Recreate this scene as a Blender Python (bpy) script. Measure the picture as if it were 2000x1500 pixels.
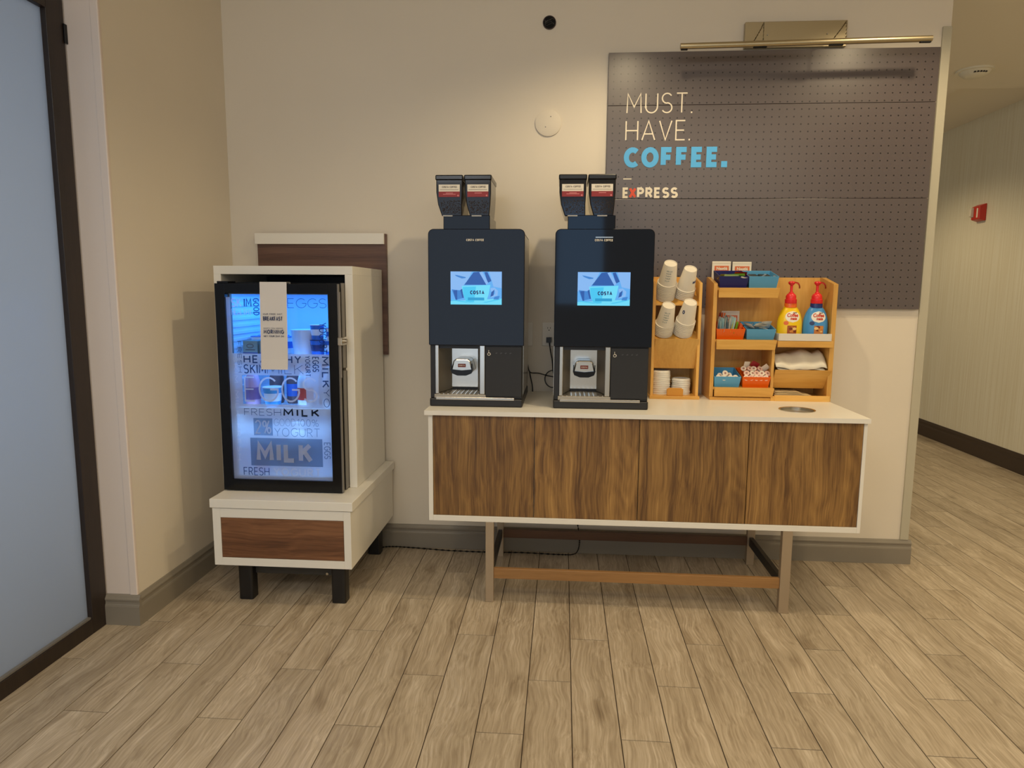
import bpy, bmesh, math, random
from mathutils import Vector, Matrix
random.seed(7)
S = bpy.context.scene
C = S.collection
for o in list(bpy.data.objects):
    bpy.data.objects.remove(o)
PI = math.pi

# ------------------------------------------------------------------ camera
def cam_rows(p, y, r):
    cy, sy, cp, sp, cr, sr = math.cos(y), math.sin(y), math.cos(p), math.sin(p), math.cos(r), math.sin(r)
    Rz = Matrix(((cy, sy, 0), (-sy, cy, 0), (0, 0, 1)))
    B = Matrix(((1, 0, 0), (0, 0, -1), (0, 1, 0)))
    Rx = Matrix(((1, 0, 0), (0, cp, -sp), (0, sp, cp)))
    Rr = Matrix(((cr, -sr, 0), (sr, cr, 0), (0, 0, 1)))
    return Rr @ Rx.transposed() @ B @ Rz
R = cam_rows(-0.13252121621963842, 0.07235991011491036, 0.006872398267660831)
cd = bpy.data.cameras.new('camera')
cam = bpy.data.objects.new('camera', cd)
C.objects.link(cam)
cd.sensor_width = 36
cd.lens = 1345.96 / 2000 * 36
cd.clip_start = 0.05
M4 = Matrix.Identity(4)
for i in range(3):
    M4[i][0] = R[0][i]; M4[i][1] = -R[1][i]; M4[i][2] = -R[2][i]
M4.translation = Vector((0, 0, 1.405))
cam.matrix_world = M4
S.camera = cam

# ------------------------------------------------------------------ world, lights, exposure
S.view_settings.view_transform = 'Standard'
S.view_settings.look = 'None'
S.view_settings.gamma = 1
S.view_settings.use_curve_mapping = False
S.view_settings.exposure = -0.17
wd = bpy.data.worlds.new('world'); S.world = wd
wd.use_nodes = True
wd.node_tree.nodes['Background'].inputs[0].default_value = (1.0, 0.97, 0.85, 1)
wd.node_tree.nodes['Background'].inputs[1].default_value = 0.56

def spot(name, loc, power, col, size=0.035, ang=150, blend=0.55, rot=(0, 0, 0)):
    l = bpy.data.lights.new(name, 'SPOT')
    l.energy = power; l.color = col; l.shadow_soft_size = size
    l.spot_size = math.radians(ang); l.spot_blend = blend
    o = bpy.data.objects.new(name, l); o.location = loc; o.rotation_euler = rot
    C.objects.link(o)
    return o
def area(name, loc, sx, sy, power, col, rot=(0, 0, 0)):
    l = bpy.data.lights.new(name, 'AREA')
    l.shape = 'RECTANGLE'; l.size = sx; l.size_y = sy; l.energy = power; l.color = col
    o = bpy.data.objects.new(name, l); o.location = loc; o.rotation_euler = rot
    C.objects.link(o)
    return o
WARM = (1.0, 0.80, 0.50)
spot('downlight_a', (0.36, 2.70, 2.87), 46, WARM)
spot('downlight_b', (1.60, 2.90, 2.87), 36, WARM)
spot('downlight_c', (1.3, 0.4, 2.87), 74, WARM, 0.10)
spot('downlight_d', (-0.7, 0.9, 2.87), 42, WARM, 0.10)
spot('downlight_e', (2.84, 1.17, 2.87), 50, WARM, 0.10)
spot('downlight_f', (0.2, -1.4, 2.87), 80, WARM, 0.12)
spot('downlight_hall', (2.60, 4.4, 2.87), 50, WARM, 0.10)
spot('downlight_hall_far', (2.3, 6.6, 2.86), 70, WARM, 0.10)
spot('downlight_hall_rear', (2.75, 2.6, 2.87), 26, WARM, 0.10)
area('cool_fill_panel', (-1.15, -3.3, 1.5), 1.5, 2.6, 15, (0.50, 0.70, 1.0), (math.radians(88), 0, 0))  # added unseen panel; its cool glow mirrors in the left machine's door
area('cool_fill_high', (-1.2, -0.9, 2.86), 0.8, 0.8, 20, (0.84, 0.90, 1.0), (math.radians(35), 0, math.radians(12)))  # added fill without a fixture, cools the pier and left floor
area('blue_reflection_panel', (0.22, -3.3, 1.95), 0.62, 1.4, 6, (0.25, 0.55, 1.0), (math.radians(90), 0, 0))  # added unseen panel, shaped to put a blue reflection on the right machine
area('warm_fill_high', (0.3, -0.6, 2.84), 4.2, 0.5, 30, (1.0, 0.92, 0.76), (math.radians(55), 0, 0))  # added soft fill without a fixture, lifts the pier and upper back wall

# ------------------------------------------------------------------ helpers
def lin(c):
    return tuple(((v / 255) / 12.92 if v / 255 <= 0.04045 else (((v / 255) + 0.055) / 1.055) ** 2.4) for v in c) + (1,)
MATS = {}
def mat(name, col=(200, 200, 200), rough=0.5, metal=0.0, coat=0.0, emit=None, estr=1.0, spec=0.5, trans=0.0, alpha=1.0, bump=0.0, bscale=40, var=0.0):
    if name in MATS: return MATS[name]
    m = bpy.data.materials.new(name); m.use_nodes = True
    nt = m.node_tree; b = nt.nodes['Principled BSDF']
    b.inputs['Base Color'].default_value = lin(col)
    b.inputs['Roughness'].default_value = rough
    b.inputs['Metallic'].default_value = metal
    b.inputs['Coat Weight'].default_value = coat
    b.inputs['Coat Roughness'].default_value = 0.05
    b.inputs['Specular IOR Level'].default_value = spec
    b.inputs['Transmission Weight'].default_value = trans
    b.inputs['Alpha'].default_value = alpha
    if emit:
        b.inputs['Emission Color'].default_value = lin(emit); b.inputs['Emission Strength'].default_value = estr
    if bump or var:
        tc = nt.nodes.new('ShaderNodeTexCoord'); n = nt.nodes.new('ShaderNodeTexNoise')
        n.inputs['Scale'].default_value = bscale; n.inputs['Detail'].default_value = 5
        nt.links.new(tc.outputs['Object'], n.inputs['Vector'])
        if bump:
            bp = nt.nodes.new('ShaderNodeBump'); bp.inputs['Strength'].default_value = bump; bp.inputs['Distance'].default_value = 0.002
            nt.links.new(n.outputs['Fac'], bp.inputs['Height']); nt.links.new(bp.outputs['Normal'], b.inputs['Normal'])
        if var:
            n2 = nt.nodes.new('ShaderNodeTexNoise'); n2.inputs['Scale'].default_value = 2.5; n2.inputs['Detail'].default_value = 4
            nt.links.new(tc.outputs['Object'], n2.inputs['Vector'])
            mx = nt.nodes.new('ShaderNodeMix'); mx.data_type = 'RGBA'
            mx.inputs['A'].default_value = lin(col); mx.inputs['B'].default_value = lin(tuple(max(0, v * (1 - var)) for v in col))
            nt.links.new(n2.outputs['Fac'], mx.inputs['Factor']); nt.links.new(mx.outputs['Result'], b.inputs['Base Color'])
    MATS[name] = m
    return m

def wood(name, cols, axis='Z', stretch=14, scale=9, rough=0.45, rings=0.0, fine=0.35, dist=1.2, knots=0.0, bump=0.1):
    """cols: list of (pos, rgb). axis: grain direction. Object coordinates plus a random shift per object."""
    if name in MATS: return MATS[name]
    m = bpy.data.materials.new(name); m.use_nodes = True
    nt = m.node_tree; N = nt.nodes; L = nt.links; b = N['Principled BSDF']
    b.inputs['Roughness'].default_value = rough
    tc = N.new('ShaderNodeTexCoord'); oi = N.new('ShaderNodeObjectInfo')
    mul = N.new('ShaderNodeVectorMath'); mul.operation = 'SCALE'; mul.inputs[0].default_value = (37.0, 53.0, 71.0)
    L.new(oi.outputs['Random'], mul.inputs['Scale'])
    ad = N.new('ShaderNodeVectorMath'); ad.operation = 'ADD'
    L.new(tc.outputs['Object'], ad.inputs[0]); L.new(mul.outputs[0], ad.inputs[1])
    # gentle warp
    wn = N.new('ShaderNodeTexNoise'); wn.inputs['Scale'].default_value = 3.0; wn.inputs['Detail'].default_value = 2
    L.new(ad.outputs[0], wn.inputs['Vector'])
    sub = N.new('ShaderNodeVectorMath'); sub.operation = 'SUBTRACT'; sub.inputs[1].default_value = (.5, .5, .5)
    L.new(wn.outputs['Color'], sub.inputs[0])
    sc = N.new('ShaderNodeVectorMath'); sc.operation = 'SCALE'; sc.inputs['Scale'].default_value = 0.06 * dist
    L.new(sub.outputs[0], sc.inputs[0])
    ad2 = N.new('ShaderNodeVectorMath'); ad2.operation = 'ADD'
    L.new(ad.outputs[0], ad2.inputs[0]); L.new(sc.outputs[0], ad2.inputs[1])
    def mapped(s, k):
        v = [s, s, s]; v['XYZ'.index(axis)] = s / k
        mp = N.new('ShaderNodeMapping'); mp.inputs['Scale'].default_value = v
        L.new(ad2.outputs[0], mp.inputs['Vector'])
        n = N.new('ShaderNodeTexNoise'); n.inputs['Scale'].default_value = 1; n.inputs['Detail'].default_value = 6; n.inputs['Roughness'].default_value = 0.6
        L.new(mp.outputs[0], n.inputs['Vector'])
        return n.outputs['Fac']
    a = mapped(scale, stretch); f = mapped(scale * 9, stretch * 3)
    mix = N.new('ShaderNodeMix'); mix.data_type = 'FLOAT'; mix.inputs['Factor'].default_value = fine
    L.new(a, mix.inputs['A']); L.new(f, mix.inputs['B'])
    out = mix.outputs['Result']
    if rings:
        v = [7, 7, 7]; v['XYZ'.index(axis)] = 1.0
        mp = N.new('ShaderNodeMapping'); mp.inputs['Scale'].default_value = v
        L.new(ad2.outputs[0], mp.inputs['Vector'])
        n = N.new('ShaderNodeTexNoise'); n.inputs['Scale'].default_value = 1; n.inputs['Detail'].default_value = 1
        L.new(mp.outputs[0], n.inputs['Vector'])
        mu = N.new('ShaderNodeMath'); mu.operation = 'MULTIPLY'; mu.inputs[1].default_value = 90
        L.new(n.outputs['Fac'], mu.inputs[0])
        si = N.new('ShaderNodeMath'); si.operation = 'SINE'; L.new(mu.outputs[0], si.inputs[0])
        mr = N.new('ShaderNodeMath'); mr.operation = 'MULTIPLY_ADD'; mr.inputs[1].default_value = rings; L.new(si.outputs[0], mr.inputs[0]); L.new(out, mr.inputs[2])
        out = mr.outputs[0]
    if knots:
        v = [5, 5, 5]; v['XYZ'.index(axis)] = 2.2
        mp = N.new('ShaderNodeMapping'); mp.inputs['Scale'].default_value = v
        L.new(ad2.outputs[0], mp.inputs['Vector'])
        vo = N.new('ShaderNodeTexVoronoi'); vo.inputs['Scale'].default_value = 1
        L.new(mp.outputs[0], vo.inputs['Vector'])
        mr = N.new('ShaderNodeMapRange'); mr.inputs['From Min'].default_value = 0.0; mr.inputs['From Max'].default_value = 0.22
        mr.inputs['To Min'].default_value = -knots; mr.inputs['To Max'].default_value = 0
        L.new(vo.outputs['Distance'], mr.inputs['Value'])
        ma = N.new('ShaderNodeMath'); ma.operation = 'ADD'; L.new(mr.outputs[0], ma.inputs[0]); L.new(out, ma.inputs[1])
        out = ma.outputs[0]
    cr = N.new('ShaderNodeValToRGB'); e = cr.color_ramp.elements
    e[0].position, e[0].color = cols[0][0], lin(cols[0][1])
    e[1].position, e[1].color = cols[-1][0], lin(cols[-1][1])
    for p, c in cols[1:-1]:
        q = e.new(p); q.color = lin(c)
    L.new(out, cr.inputs['Fac'])
    # slight per-piece brightness
    hs = N.new('ShaderNodeHueSaturation')
    mr2 = N.new('ShaderNodeMapRange'); mr2.inputs['To Min'].default_value = 0.92; mr2.inputs['To Max'].default_value = 1.08
    L.new(oi.outputs['Random'], mr2.inputs['Value']); L.new(mr2.outputs[0], hs.inputs['Value'])
    L.new(cr.outputs['Color'], hs.inputs['Color']); L.new(hs.outputs['Color'], b.inputs['Base Color'])
    if bump:
        bp = N.new('ShaderNodeBump'); bp.inputs['Strength'].default_value = bump; bp.inputs['Distance'].default_value = 0.001
        L.new(out, bp.inputs['Height']); L.new(bp.outputs['Normal'], b.inputs['Normal'])
    MATS[name] = m
    return m

class B:
    """collects shapes in world coordinates into one mesh"""
    def __init__(s): s.bm = bmesh.new()
    def box(s, x0, x1, y0, y1, z0, z1):
        v = [s.bm.verts.new(p) for p in ((x0, y0, z0), (x1, y0, z0), (x1, y1, z0), (x0, y1, z0), (x0, y0, z1), (x1, y0, z1), (x1, y1, z1), (x0, y1, z1))]
        for f in ((0, 3, 2, 1), (4, 5, 6, 7), (0, 1, 5, 4), (1, 2, 6, 5), (2, 3, 7, 6), (3, 0, 4, 7)):
            s.bm.faces.new([v[i] for i in f])
        return s
    def hexa(s, lo, hi):
        v = [s.bm.verts.new(p) for p in list(lo) + list(hi)]
        for f in ((0, 3, 2, 1), (4, 5, 6, 7), (0, 1, 5, 4), (1, 2, 6, 5), (2, 3, 7, 6), (3, 0, 4, 7)):
            s.bm.faces.new([v[i] for i in f])
        return s
    def prism(s, poly, axis, a0, a1):
        """poly: 2D points in the plane normal to axis ('X': (y,z), 'Y': (x,z), 'Z': (x,y))"""
        def P(p, a): return {'X': (a, p[0], p[1]), 'Y': (p[0], a, p[1]), 'Z': (p[0], p[1], a)}[axis]
        A = [s.bm.verts.new(P(p, a0)) for p in poly]; Bv = [s.bm.verts.new(P(p, a1)) for p in poly]
        n = len(poly)
        s.bm.faces.new(A); s.bm.faces.new(Bv[::-1])
        for i in range(n): s.bm.faces.new((A[i], Bv[i], Bv[(i + 1) % n], A[(i + 1) % n]))
        return s
    def lathe(s, prof, cx, cy, n=32, sy=1.0, M=None, cap=True):
        """prof: (r, z) list"""
        rings = []
        for r, z in prof:
            ring = []
            for i in range(n):
                a = 2 * PI * i / n
                p = Vector((r * math.cos(a), r * sy * math.sin(a), z))
                if M: p = M @ p
                ring.append(s.bm.verts.new((p.x + cx, p.y + cy, p.z)))
            rings.append(ring)
        for a, b in zip(rings, rings[1:]):
            for i in range(n):
                s.bm.faces.new((a[i], a[(i + 1) % n], b[(i + 1) % n], b[i]))
        if cap:
            s.bm.faces.new(rings[0][::-1]); s.bm.faces.new(rings[-1])
        return s
    def cyl(s, p0, p1, r, n=16, r1=None):
        p0, p1 = Vector(p0), Vector(p1)
        d = (p1 - p0); q = d.to_track_quat('Z', 'Y').to_matrix()
        A, Bv = [], []
        for i in range(n):
            a = 2 * PI * i / n
            o = q @ Vector((math.cos(a), math.sin(a), 0))
            A.append(s.bm.verts.new(p0 + o * r)); Bv.append(s.bm.verts.new(p1 + o * (r if r1 is None else r1)))
        for i in range(n): s.bm.faces.new((A[i], A[(i + 1) % n], Bv[(i + 1) % n], Bv[i]))
        s.bm.faces.new(A[::-1]); s.bm.faces.new(Bv)
        return s
    def tube(s, pts, r, n=8, smooth=6):
        P = [Vector(p) for p in pts]
        if smooth and len(P) > 2:
            Q = []
            for i in range(len(P) - 1):
                a = P[max(i - 1, 0)]; b = P[i]; c = P[i + 1]; d = P[min(i + 2, len(P) - 1)]
                for k in range(smooth):
                    t = k / smooth
                    Q.append(0.5 * ((2 * b) + (-a + c) * t + (2 * a - 5 * b + 4 * c - d) * t * t + (-a + 3 * b - 3 * c + d) * t ** 3))
            Q.append(P[-1]); P = Q
        rings = []; up = Vector((0.13, 0.21, 0.97)).normalized()
        for i, p in enumerate(P):
            t = (P[min(i + 1, len(P) - 1)] - P[max(i - 1, 0)]).normalized()
            u = t.cross(up)
            if u.length < 1e-3: u = t.cross(Vector((1, 0, 0)))
            u.normalize(); v = t.cross(u)
            up = v.cross(t) if v.cross(t).length > .1 else up
            up = u.cross(t)
            rings.append([s.bm.verts.new(p + (u * math.cos(2 * PI * k / n) + v * math.sin(2 * PI * k / n)) * r) for k in range(n)])
            up = v
        for a, b in zip(rings, rings[1:]):
            for i in range(n): s.bm.faces.new((a[i], a[(i + 1) % n], b[(i + 1) % n], b[i]))
        s.bm.faces.new(rings[0][::-1]); s.bm.faces.new(rings[-1])
        return s
    def poly(s, pts):
        s.bm.faces.new([s.bm.verts.new(p) for p in pts]); return s

ORG = {}
def obj(name, b, m, parent=None, bevel=0.0, smooth=False, kind=None, flat_n=True):
    bm = b.bm if isinstance(b, B) else b
    if flat_n: bmesh.ops.recalc_face_normals(bm, faces=bm.faces)
    me = bpy.data.meshes.new(name)
    org = ORG.get(parent, Vector((0, 0, 0))) if parent else None
    if parent is None:
        org = Vector((0, 0, 0))
        xs = [v.co for v in bm.verts]
        if xs:
            org = Vector(((min(p.x for p in xs) + max(p.x for p in xs)) / 2, (min(p.y for p in xs) + max(p.y for p in xs)) / 2, min(p.z for p in xs)))
    bmesh.ops.translate(bm, verts=bm.verts, vec=-org)
    bm.to_mesh(me); bm.free()
    if smooth:
        for p in me.polygons: p.use_smooth = True
    for mm in (m if isinstance(m, (list, tuple)) else [m]): me.materials.append(mm)
    o = bpy.data.objects.new(name, me); C.objects.link(o)
    if parent: o.parent = parent
    else: o.location = org
    ORG[o] = org
    if bevel:
        md = o.modifiers.new('bevel', 'BEVEL'); md.width = bevel; md.segments = 2; md.limit_method = 'ANGLE'; md.angle_limit = math.radians(40)
    if smooth:
        md = o.modifiers.new('es', 'EDGE_SPLIT'); md.split_angle = math.radians(35)
    if kind: o['kind'] = kind
    return o
def thing(name, label, cat, loc, group=None):
    o = bpy.data.objects.new(name, None); C.objects.link(o); o.location = loc; o.empty_display_size = 0.05
    o['label'] = label; o['category'] = cat
    if group: o['group'] = group
    ORG[o] = Vector(loc)
    return o
def tag(o, label, cat, group=None):
    o['label'] = label; o['category'] = cat
    if group: o['group'] = group
    return o
def dup(o, parent=None):
    c = o.copy(); C.objects.link(c)
    if parent: c.parent = parent
    ORG[c] = ORG.get(o)
    for ch in list(o.children): dup(ch, c)
    return c
def struct(name, b, m, parent=None, **k):
    return obj(name, b, m, parent, kind=None if parent else 'structure', **k)

# ------------------------------------------------------------------ stroke lettering
def arc(cx, cy, rx, ry, a0, a1, n=10):
    return [(cx + rx * math.cos(math.radians(a0 + (a1 - a0) * i / n)), cy + ry * math.sin(math.radians(a0 + (a1 - a0) * i / n))) for i in range(n + 1)]
G = {
 'A': (.72, [[(0, 0), (.36, 1), (.72, 0)], [(.12, .32), (.60, .32)]]),
 'B': (.55, [[(0, 0), (0, 1), (.3, 1)] + arc(.3, .76, .22, .24, 90, -90) + [(0, .52)], [(.3, .52)] + arc(.3, .26, .26, .26, 90, -90) + [(0, 0)]]),
 'C': (.66, [arc(.4, .5, .4, .5, 48, 312, 16)]),
 'D': (.66, [[(0, 0), (0, 1), (.25, 1)] + arc(.25, .5, .41, .5, 90, -90, 14) + [(0, 0)]]),
 'E': (.5, [[(.5, 1), (0, 1), (0, 0), (.5, 0)], [(0, .5), (.45, .5)]]),
 'F': (.5, [[(.5, 1), (0, 1), (0, 0)], [(0, .5), (.45, .5)]]),
 'G': (.72, [arc(.4, .5, .4, .5, 45, 345, 18) + [(.78, .5), (.46, .5)]]),
 'H': (.66, [[(0, 0), (0, 1)], [(.66, 0), (.66, 1)], [(0, .5), (.66, .5)]]),
 'I': (.0, [[(0, 0), (0, 1)]]),
 'K': (.58, [[(0, 0), (0, 1)], [(.56, 1), (.03, .47)], [(.2, .62), (.6, 0)]]),
 'L': (.48, [[(0, 1), (0, 0), (.48, 0)]]),
 'M': (.8, [[(0, 0), (.04, 1), (.40, .3), (.76, 1), (.8, 0)]]),
 'N': (.66, [[(0, 0), (0, 1), (.66, 0), (.66, 1)]]),
 'O': (.78, [arc(.39, .5, .39, .5, 90, 450, 24)]),
 'P': (.54, [[(0, 0), (0, 1), (.28, 1)] + arc(.28, .73, .26, .27, 90, -90) + [(0, .46)]]),
 'R': (.58, [[(0, 0), (0, 1), (.28, 1)] + arc(.28, .74, .26, .26, 90, -90) + [(0, .48)], [(.26, .48), (.58, 0)]]),
 'S': (.56, [arc(.28, .745, .27, .255, 30, 260, 12) + arc(.28, .255, .28, .255, 80, -150, 12)]),
 'T': (.6, [[(0, 1), (.6, 1)], [(.3, 1), (.3, 0)]]),
 'U': (.66, [[(0, 1), (0, .33)] + arc(.33, .33, .33, .33, 180, 360, 12) + [(.66, 1)]]),
 'V': (.68, [[(0, 1), (.34, 0), (.68, 1)]]),
 'W': (.95, [[(0, 1), (.24, 0), (.475, .8), (.71, 0), (.95, 1)]]),
 'X': (.62, [[(0, 0), (.62, 1)], [(0, 1), (.62, 0)]]),
 'Y': (.64, [[(0, 1), (.32, .48), (.64, 1)], [(.32, .48), (.32, 0)]]),
 '.': (.0, [[(0, 0), (0, .02)]]),
 '0': (.5, [arc(.25, .5, .25, .5, 90, 450, 20)]),
 '1': (.2, [[(0, .8), (.2, 1), (.2, 0)]]),
 '2': (.5, [arc(.25, .74, .25, .26, 160, -30, 10) + [(0, 0), (.5, 0)]]),
 '%': (.8, [arc(.17, .76, .17, .22, 90, 450, 14), arc(.63, .24, .17, .22, 90, 450, 14), [(.64, 1), (.16, 0)]]),
 ' ': (.25, []),
}
def ribbon(bm, pts, t, f, dy=0.0):
    n = len(pts)
    if n < 2: return
    closed = (abs(pts[0][0] - pts[-1][0]) < 1e-6 and abs(pts[0][1] - pts[-1][1]) < 1e-6)
    L_, R_ = [], []
    for i in range(n):
        p = Vector(pts[i])
        a = Vector(pts[i - 1]) if i else (Vector(pts[-2]) if closed else None)
        b = Vector(pts[i + 1]) if i < n - 1 else (Vector(pts[1]) if closed else None)
        d1 = (p - a).normalized() if a is not None else None
        d2 = (b - p).normalized() if b is not None else None
        if d1 is None: d1 = d2
        if d2 is None: d2 = d1
        n1 = Vector((-d1.y, d1.x)); n2 = Vector((-d2.y, d2.x)); m = n1 + n2
        m = n1 if m.length < 0.2 else m.normalized()
        k = min(1.0 / max(m.dot(n1), 0.3), 1.9)
        L_.append(p + m * t / 2 * k); R_.append(p - m * t / 2 * k)
    for i in range(n - 1):
        vs = [bm.verts.new(f(q)) for q in (R_[i], R_[i + 1], L_[i + 1], L_[i])]
        for v in vs: v.co.y -= dy + .00002 * i
        bm.faces.new(vs)
def text_width(txt, h, t, gap, wf):
    hh = h - t; x = 0
    for ch in txt: x += G[ch][0] * wf * hh + t + gap * h
    return x - gap * h
def lettering(b, txt, h, t, f, gap=0.14, wf=1.0, width=None):
    """f maps a flat (x, z) vector, origin at lower left, to a 3D point"""
    if width:
        base = text_width(txt, h, t, gap, wf); sx = width / base
    else: sx = 1
    hh = h - t; x = 0
    for ch in txt:
        w, strokes = G[ch]
        if ch == '.':
            q = t * 1.15
            pts = [(x * sx, 0), (x * sx + q, 0), (x * sx + q, q), (x * sx, q)]
            b.bm.faces.new([b.bm.verts.new(f(Vector(p))) for p in pts])
            x += q / sx + gap * h; continue
        for q_, st in enumerate(strokes):
            ribbon(b.bm, [((x + t / 2 + px * wf * hh) * sx, t / 2 + py * hh) for px, py in st], t, f, .00018 * q_)
        x += w * wf * hh + t + gap * h
    return x * sx
def frontal(x0, z0, y):
    return lambda p: (x0 + p.x, y, z0 + p.y)
def vertical_down(x0, z1, y):   # text running downward, letters turned clockwise
    return lambda p: (x0 + p.y, y, z1 - p.x)
def txt(name, s, h, t, f, m, parent, **k):
    b = B(); lettering(b, s, h, t, f, **k)
    return obj(name, b, m, parent, flat_n=False)
def font_mesh(s, size, shear=0.0, offset=0.0, width=None):
    cu = bpy.data.curves.new('tmp', 'FONT'); cu.body = s; cu.size = size; cu.shear = shear; cu.offset = offset; cu.resolution_u = 3
    o = bpy.data.objects.new('tmp', cu); C.objects.link(o)
    me = bpy.data.meshes.new_from_object(o.evaluated_get(bpy.context.evaluated_depsgraph_get()))
    bpy.data.objects.remove(o); bm = bmesh.new(); bm.from_mesh(me); bpy.data.meshes.remove(me)
    x0 = min(v.co.x for v in bm.verts); x1 = max(v.co.x for v in bm.verts)
    k = (width / (x1 - x0)) if width else 1
    for v in bm.verts: v.co = Vector(((v.co.x - x0) * k, v.co.y * 1.0, 0))
    return bm

# ------------------------------------------------------------------ materials
WALL = mat('wall_paint', (232, 222, 205), 0.55, bump=0.05, bscale=120, var=0.03)
PIER = mat('pier_paint', (228, 214, 203), 0.5)
CEIL = mat('ceiling_paint', (240, 232, 214), 0.8)
WHITE = mat('white_laminate', (240, 236, 226), 0.35, bump=0.03, bscale=200)
BASEB = mat('baseboard_grey', (138, 130, 117), 0.4)
BASED = mat('baseboard_dark', (58, 45, 36), 0.35)
WALNUT = wood('walnut_vertical', [(0.30, (66, 44, 24)), (0.42, (108, 76, 42)), (0.55, (150, 112, 62)), (0.70, (186, 144, 84))], 'Z', 22, 20, 0.4, rings=0.022, fine=0.42, dist=.7)
WALNUT_H = wood('walnut_horizontal', [(0.30, (66, 40, 26)), (0.45, (104, 68, 44)), (0.58, (132, 90, 60)), (0.74, (150, 106, 72))], 'X', 22, 22, 0.4, rings=0.03, fine=0.35, dist=.8)
WALNUT_HD = wood('walnut_panel', [(0.30, (66, 44, 36)), (0.45, (92, 64, 52)), (0.6, (112, 82, 66)), (0.74, (128, 94, 76))], 'X', 30, 30, 0.45, fine=0.4, dist=.3)
BEECH = wood('beech_rail', [(0.3, (124, 88, 50)), (0.7, (166, 124, 76))], 'X', 12, 10, 0.4)
DARKRAIL = wood('dark_rail', [(0.3, (80, 54, 36)), (0.7, (112, 78, 54))], 'X', 12, 10, 0.45)
BIRCH = wood('birch_vertical', [(0.3, (198, 140, 58)), (0.55, (224, 172, 88)), (0.75, (238, 194, 112))], 'Z', 8, 10, 0.35, fine=0.3)
BIRCH_H = wood('birch_horizontal', [(0.3, (204, 146, 62)), (0.55, (230, 178, 92)), (0.75, (240, 198, 118))], 'X', 8, 10, 0.35, fine=0.3)
TILE = wood('wood_look_tile', [(0.20, (100, 84, 66)), (0.38, (152, 136, 114)), (0.53, (182, 167, 145)), (0.70, (214, 201, 182))], 'Y', 14, 15, 0.42, rings=0.012, fine=0.55, dist=1.3, knots=0.16, bump=0.15)
GROUT = mat('grout', (66, 52, 38), 0.9)
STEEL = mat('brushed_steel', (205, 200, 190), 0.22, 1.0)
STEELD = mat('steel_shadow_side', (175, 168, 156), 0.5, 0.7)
BRASS = mat('brushed_nickel', (182, 170, 142), 0.38, 1.0)
CHAMP = mat('champagne_leg', (176, 158, 134), 0.4, 0.45)
LEGBLK = mat('black_leg', (22, 20, 20), 0.4)
GLOSS = mat('gloss_black', (10, 15, 28), 0.05, coat=0.0, spec=0.30)
SATIN = mat('satin_black', (30, 29, 30), 0.4)
FRBLK = mat('fridge_black', (9, 9, 12), 0.22, spec=.35)
GREY = mat('grey_plastic', (120, 116, 112), 0.4)
PLATE = mat('plate_white', (235, 228, 214), 0.35)
CORD = mat('cord_black', (14, 13, 14), 0.45)
PAPER = mat('paper_white', (238, 230, 214), 0.6)
LETTER = mat('cream_letter', (240, 230, 210), 0.5)
BLUEL = mat('blue_letter', (88, 184, 248), 0.5)
REDL = mat('orange_letter', (226, 84, 52), 0.5)
NAVY = mat('navy_plastic', (28, 36, 104), 0.35)
SKY = mat('sky_plastic', (92, 168, 214), 0.35)
ORANGE = mat('orange_plastic', (240, 102, 6), 0.35)
DARKIN = mat('dark_inside', (10, 9, 9), 0.9)

# pegboard: dark board with a grid of punched pinholes (hole shade painted as dark dots in the colour)
def pegboard():
    m = bpy.data.materials.new('pegboard'); m.use_nodes = True
    nt = m.node_tree; N = nt.nodes; L = nt.links; b = N['Principled BSDF']
    b.inputs['Roughness'].default_value = 0.30
    b.inputs['Specular IOR Level'].default_value = 0.75
    tc = N.new('ShaderNodeTexCoord'); sp = N.new('ShaderNodeSeparateXYZ'); L.new(tc.outputs['Object'], sp.inputs[0])
    def cell(o):
        d = N.new('ShaderNodeMath'); d.operation = 'DIVIDE'; d.inputs[1].default_value = 0.0352; L.new(o, d.inputs[0])
        f = N.new('ShaderNodeMath'); f.operation = 'FRACT'; L.new(d.outputs[0], f.inputs[0])
        s = N.new('ShaderNodeMath'); s.operation = 'SUBTRACT'; s.inputs[1].default_value = 0.5; L.new(f.outputs[0], s.inputs[0])
        p = N.new('ShaderNodeMath'); p.operation = 'POWER'; p.inputs[1].default_value = 2; L.new(s.outputs[0], p.inputs[0])
        return p.outputs[0]
    a = N.new('ShaderNodeMath'); a.operation = 'ADD'; L.new(cell(sp.outputs['X']), a.inputs[0]); L.new(cell(sp.outputs['Z']), a.inputs[1])
    mr = N.new('ShaderNodeMapRange'); mr.inputs['From Min'].default_value = 0.006; mr.inputs['From Max'].default_value = 0.016; L.new(a.outputs[0], mr.inputs['Value'])
    mx = N.new('ShaderNodeMix'); mx.data_type = 'RGBA'; mx.inputs['A'].default_value = lin((28, 24, 28)); mx.inputs['B'].default_value = lin((92, 83, 84))
    L.new(mr.outputs[0], mx.inputs['Factor']); L.new(mx.outputs['Result'], b.inputs['Base Color'])
    return m
PEG = pegboard()
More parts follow.
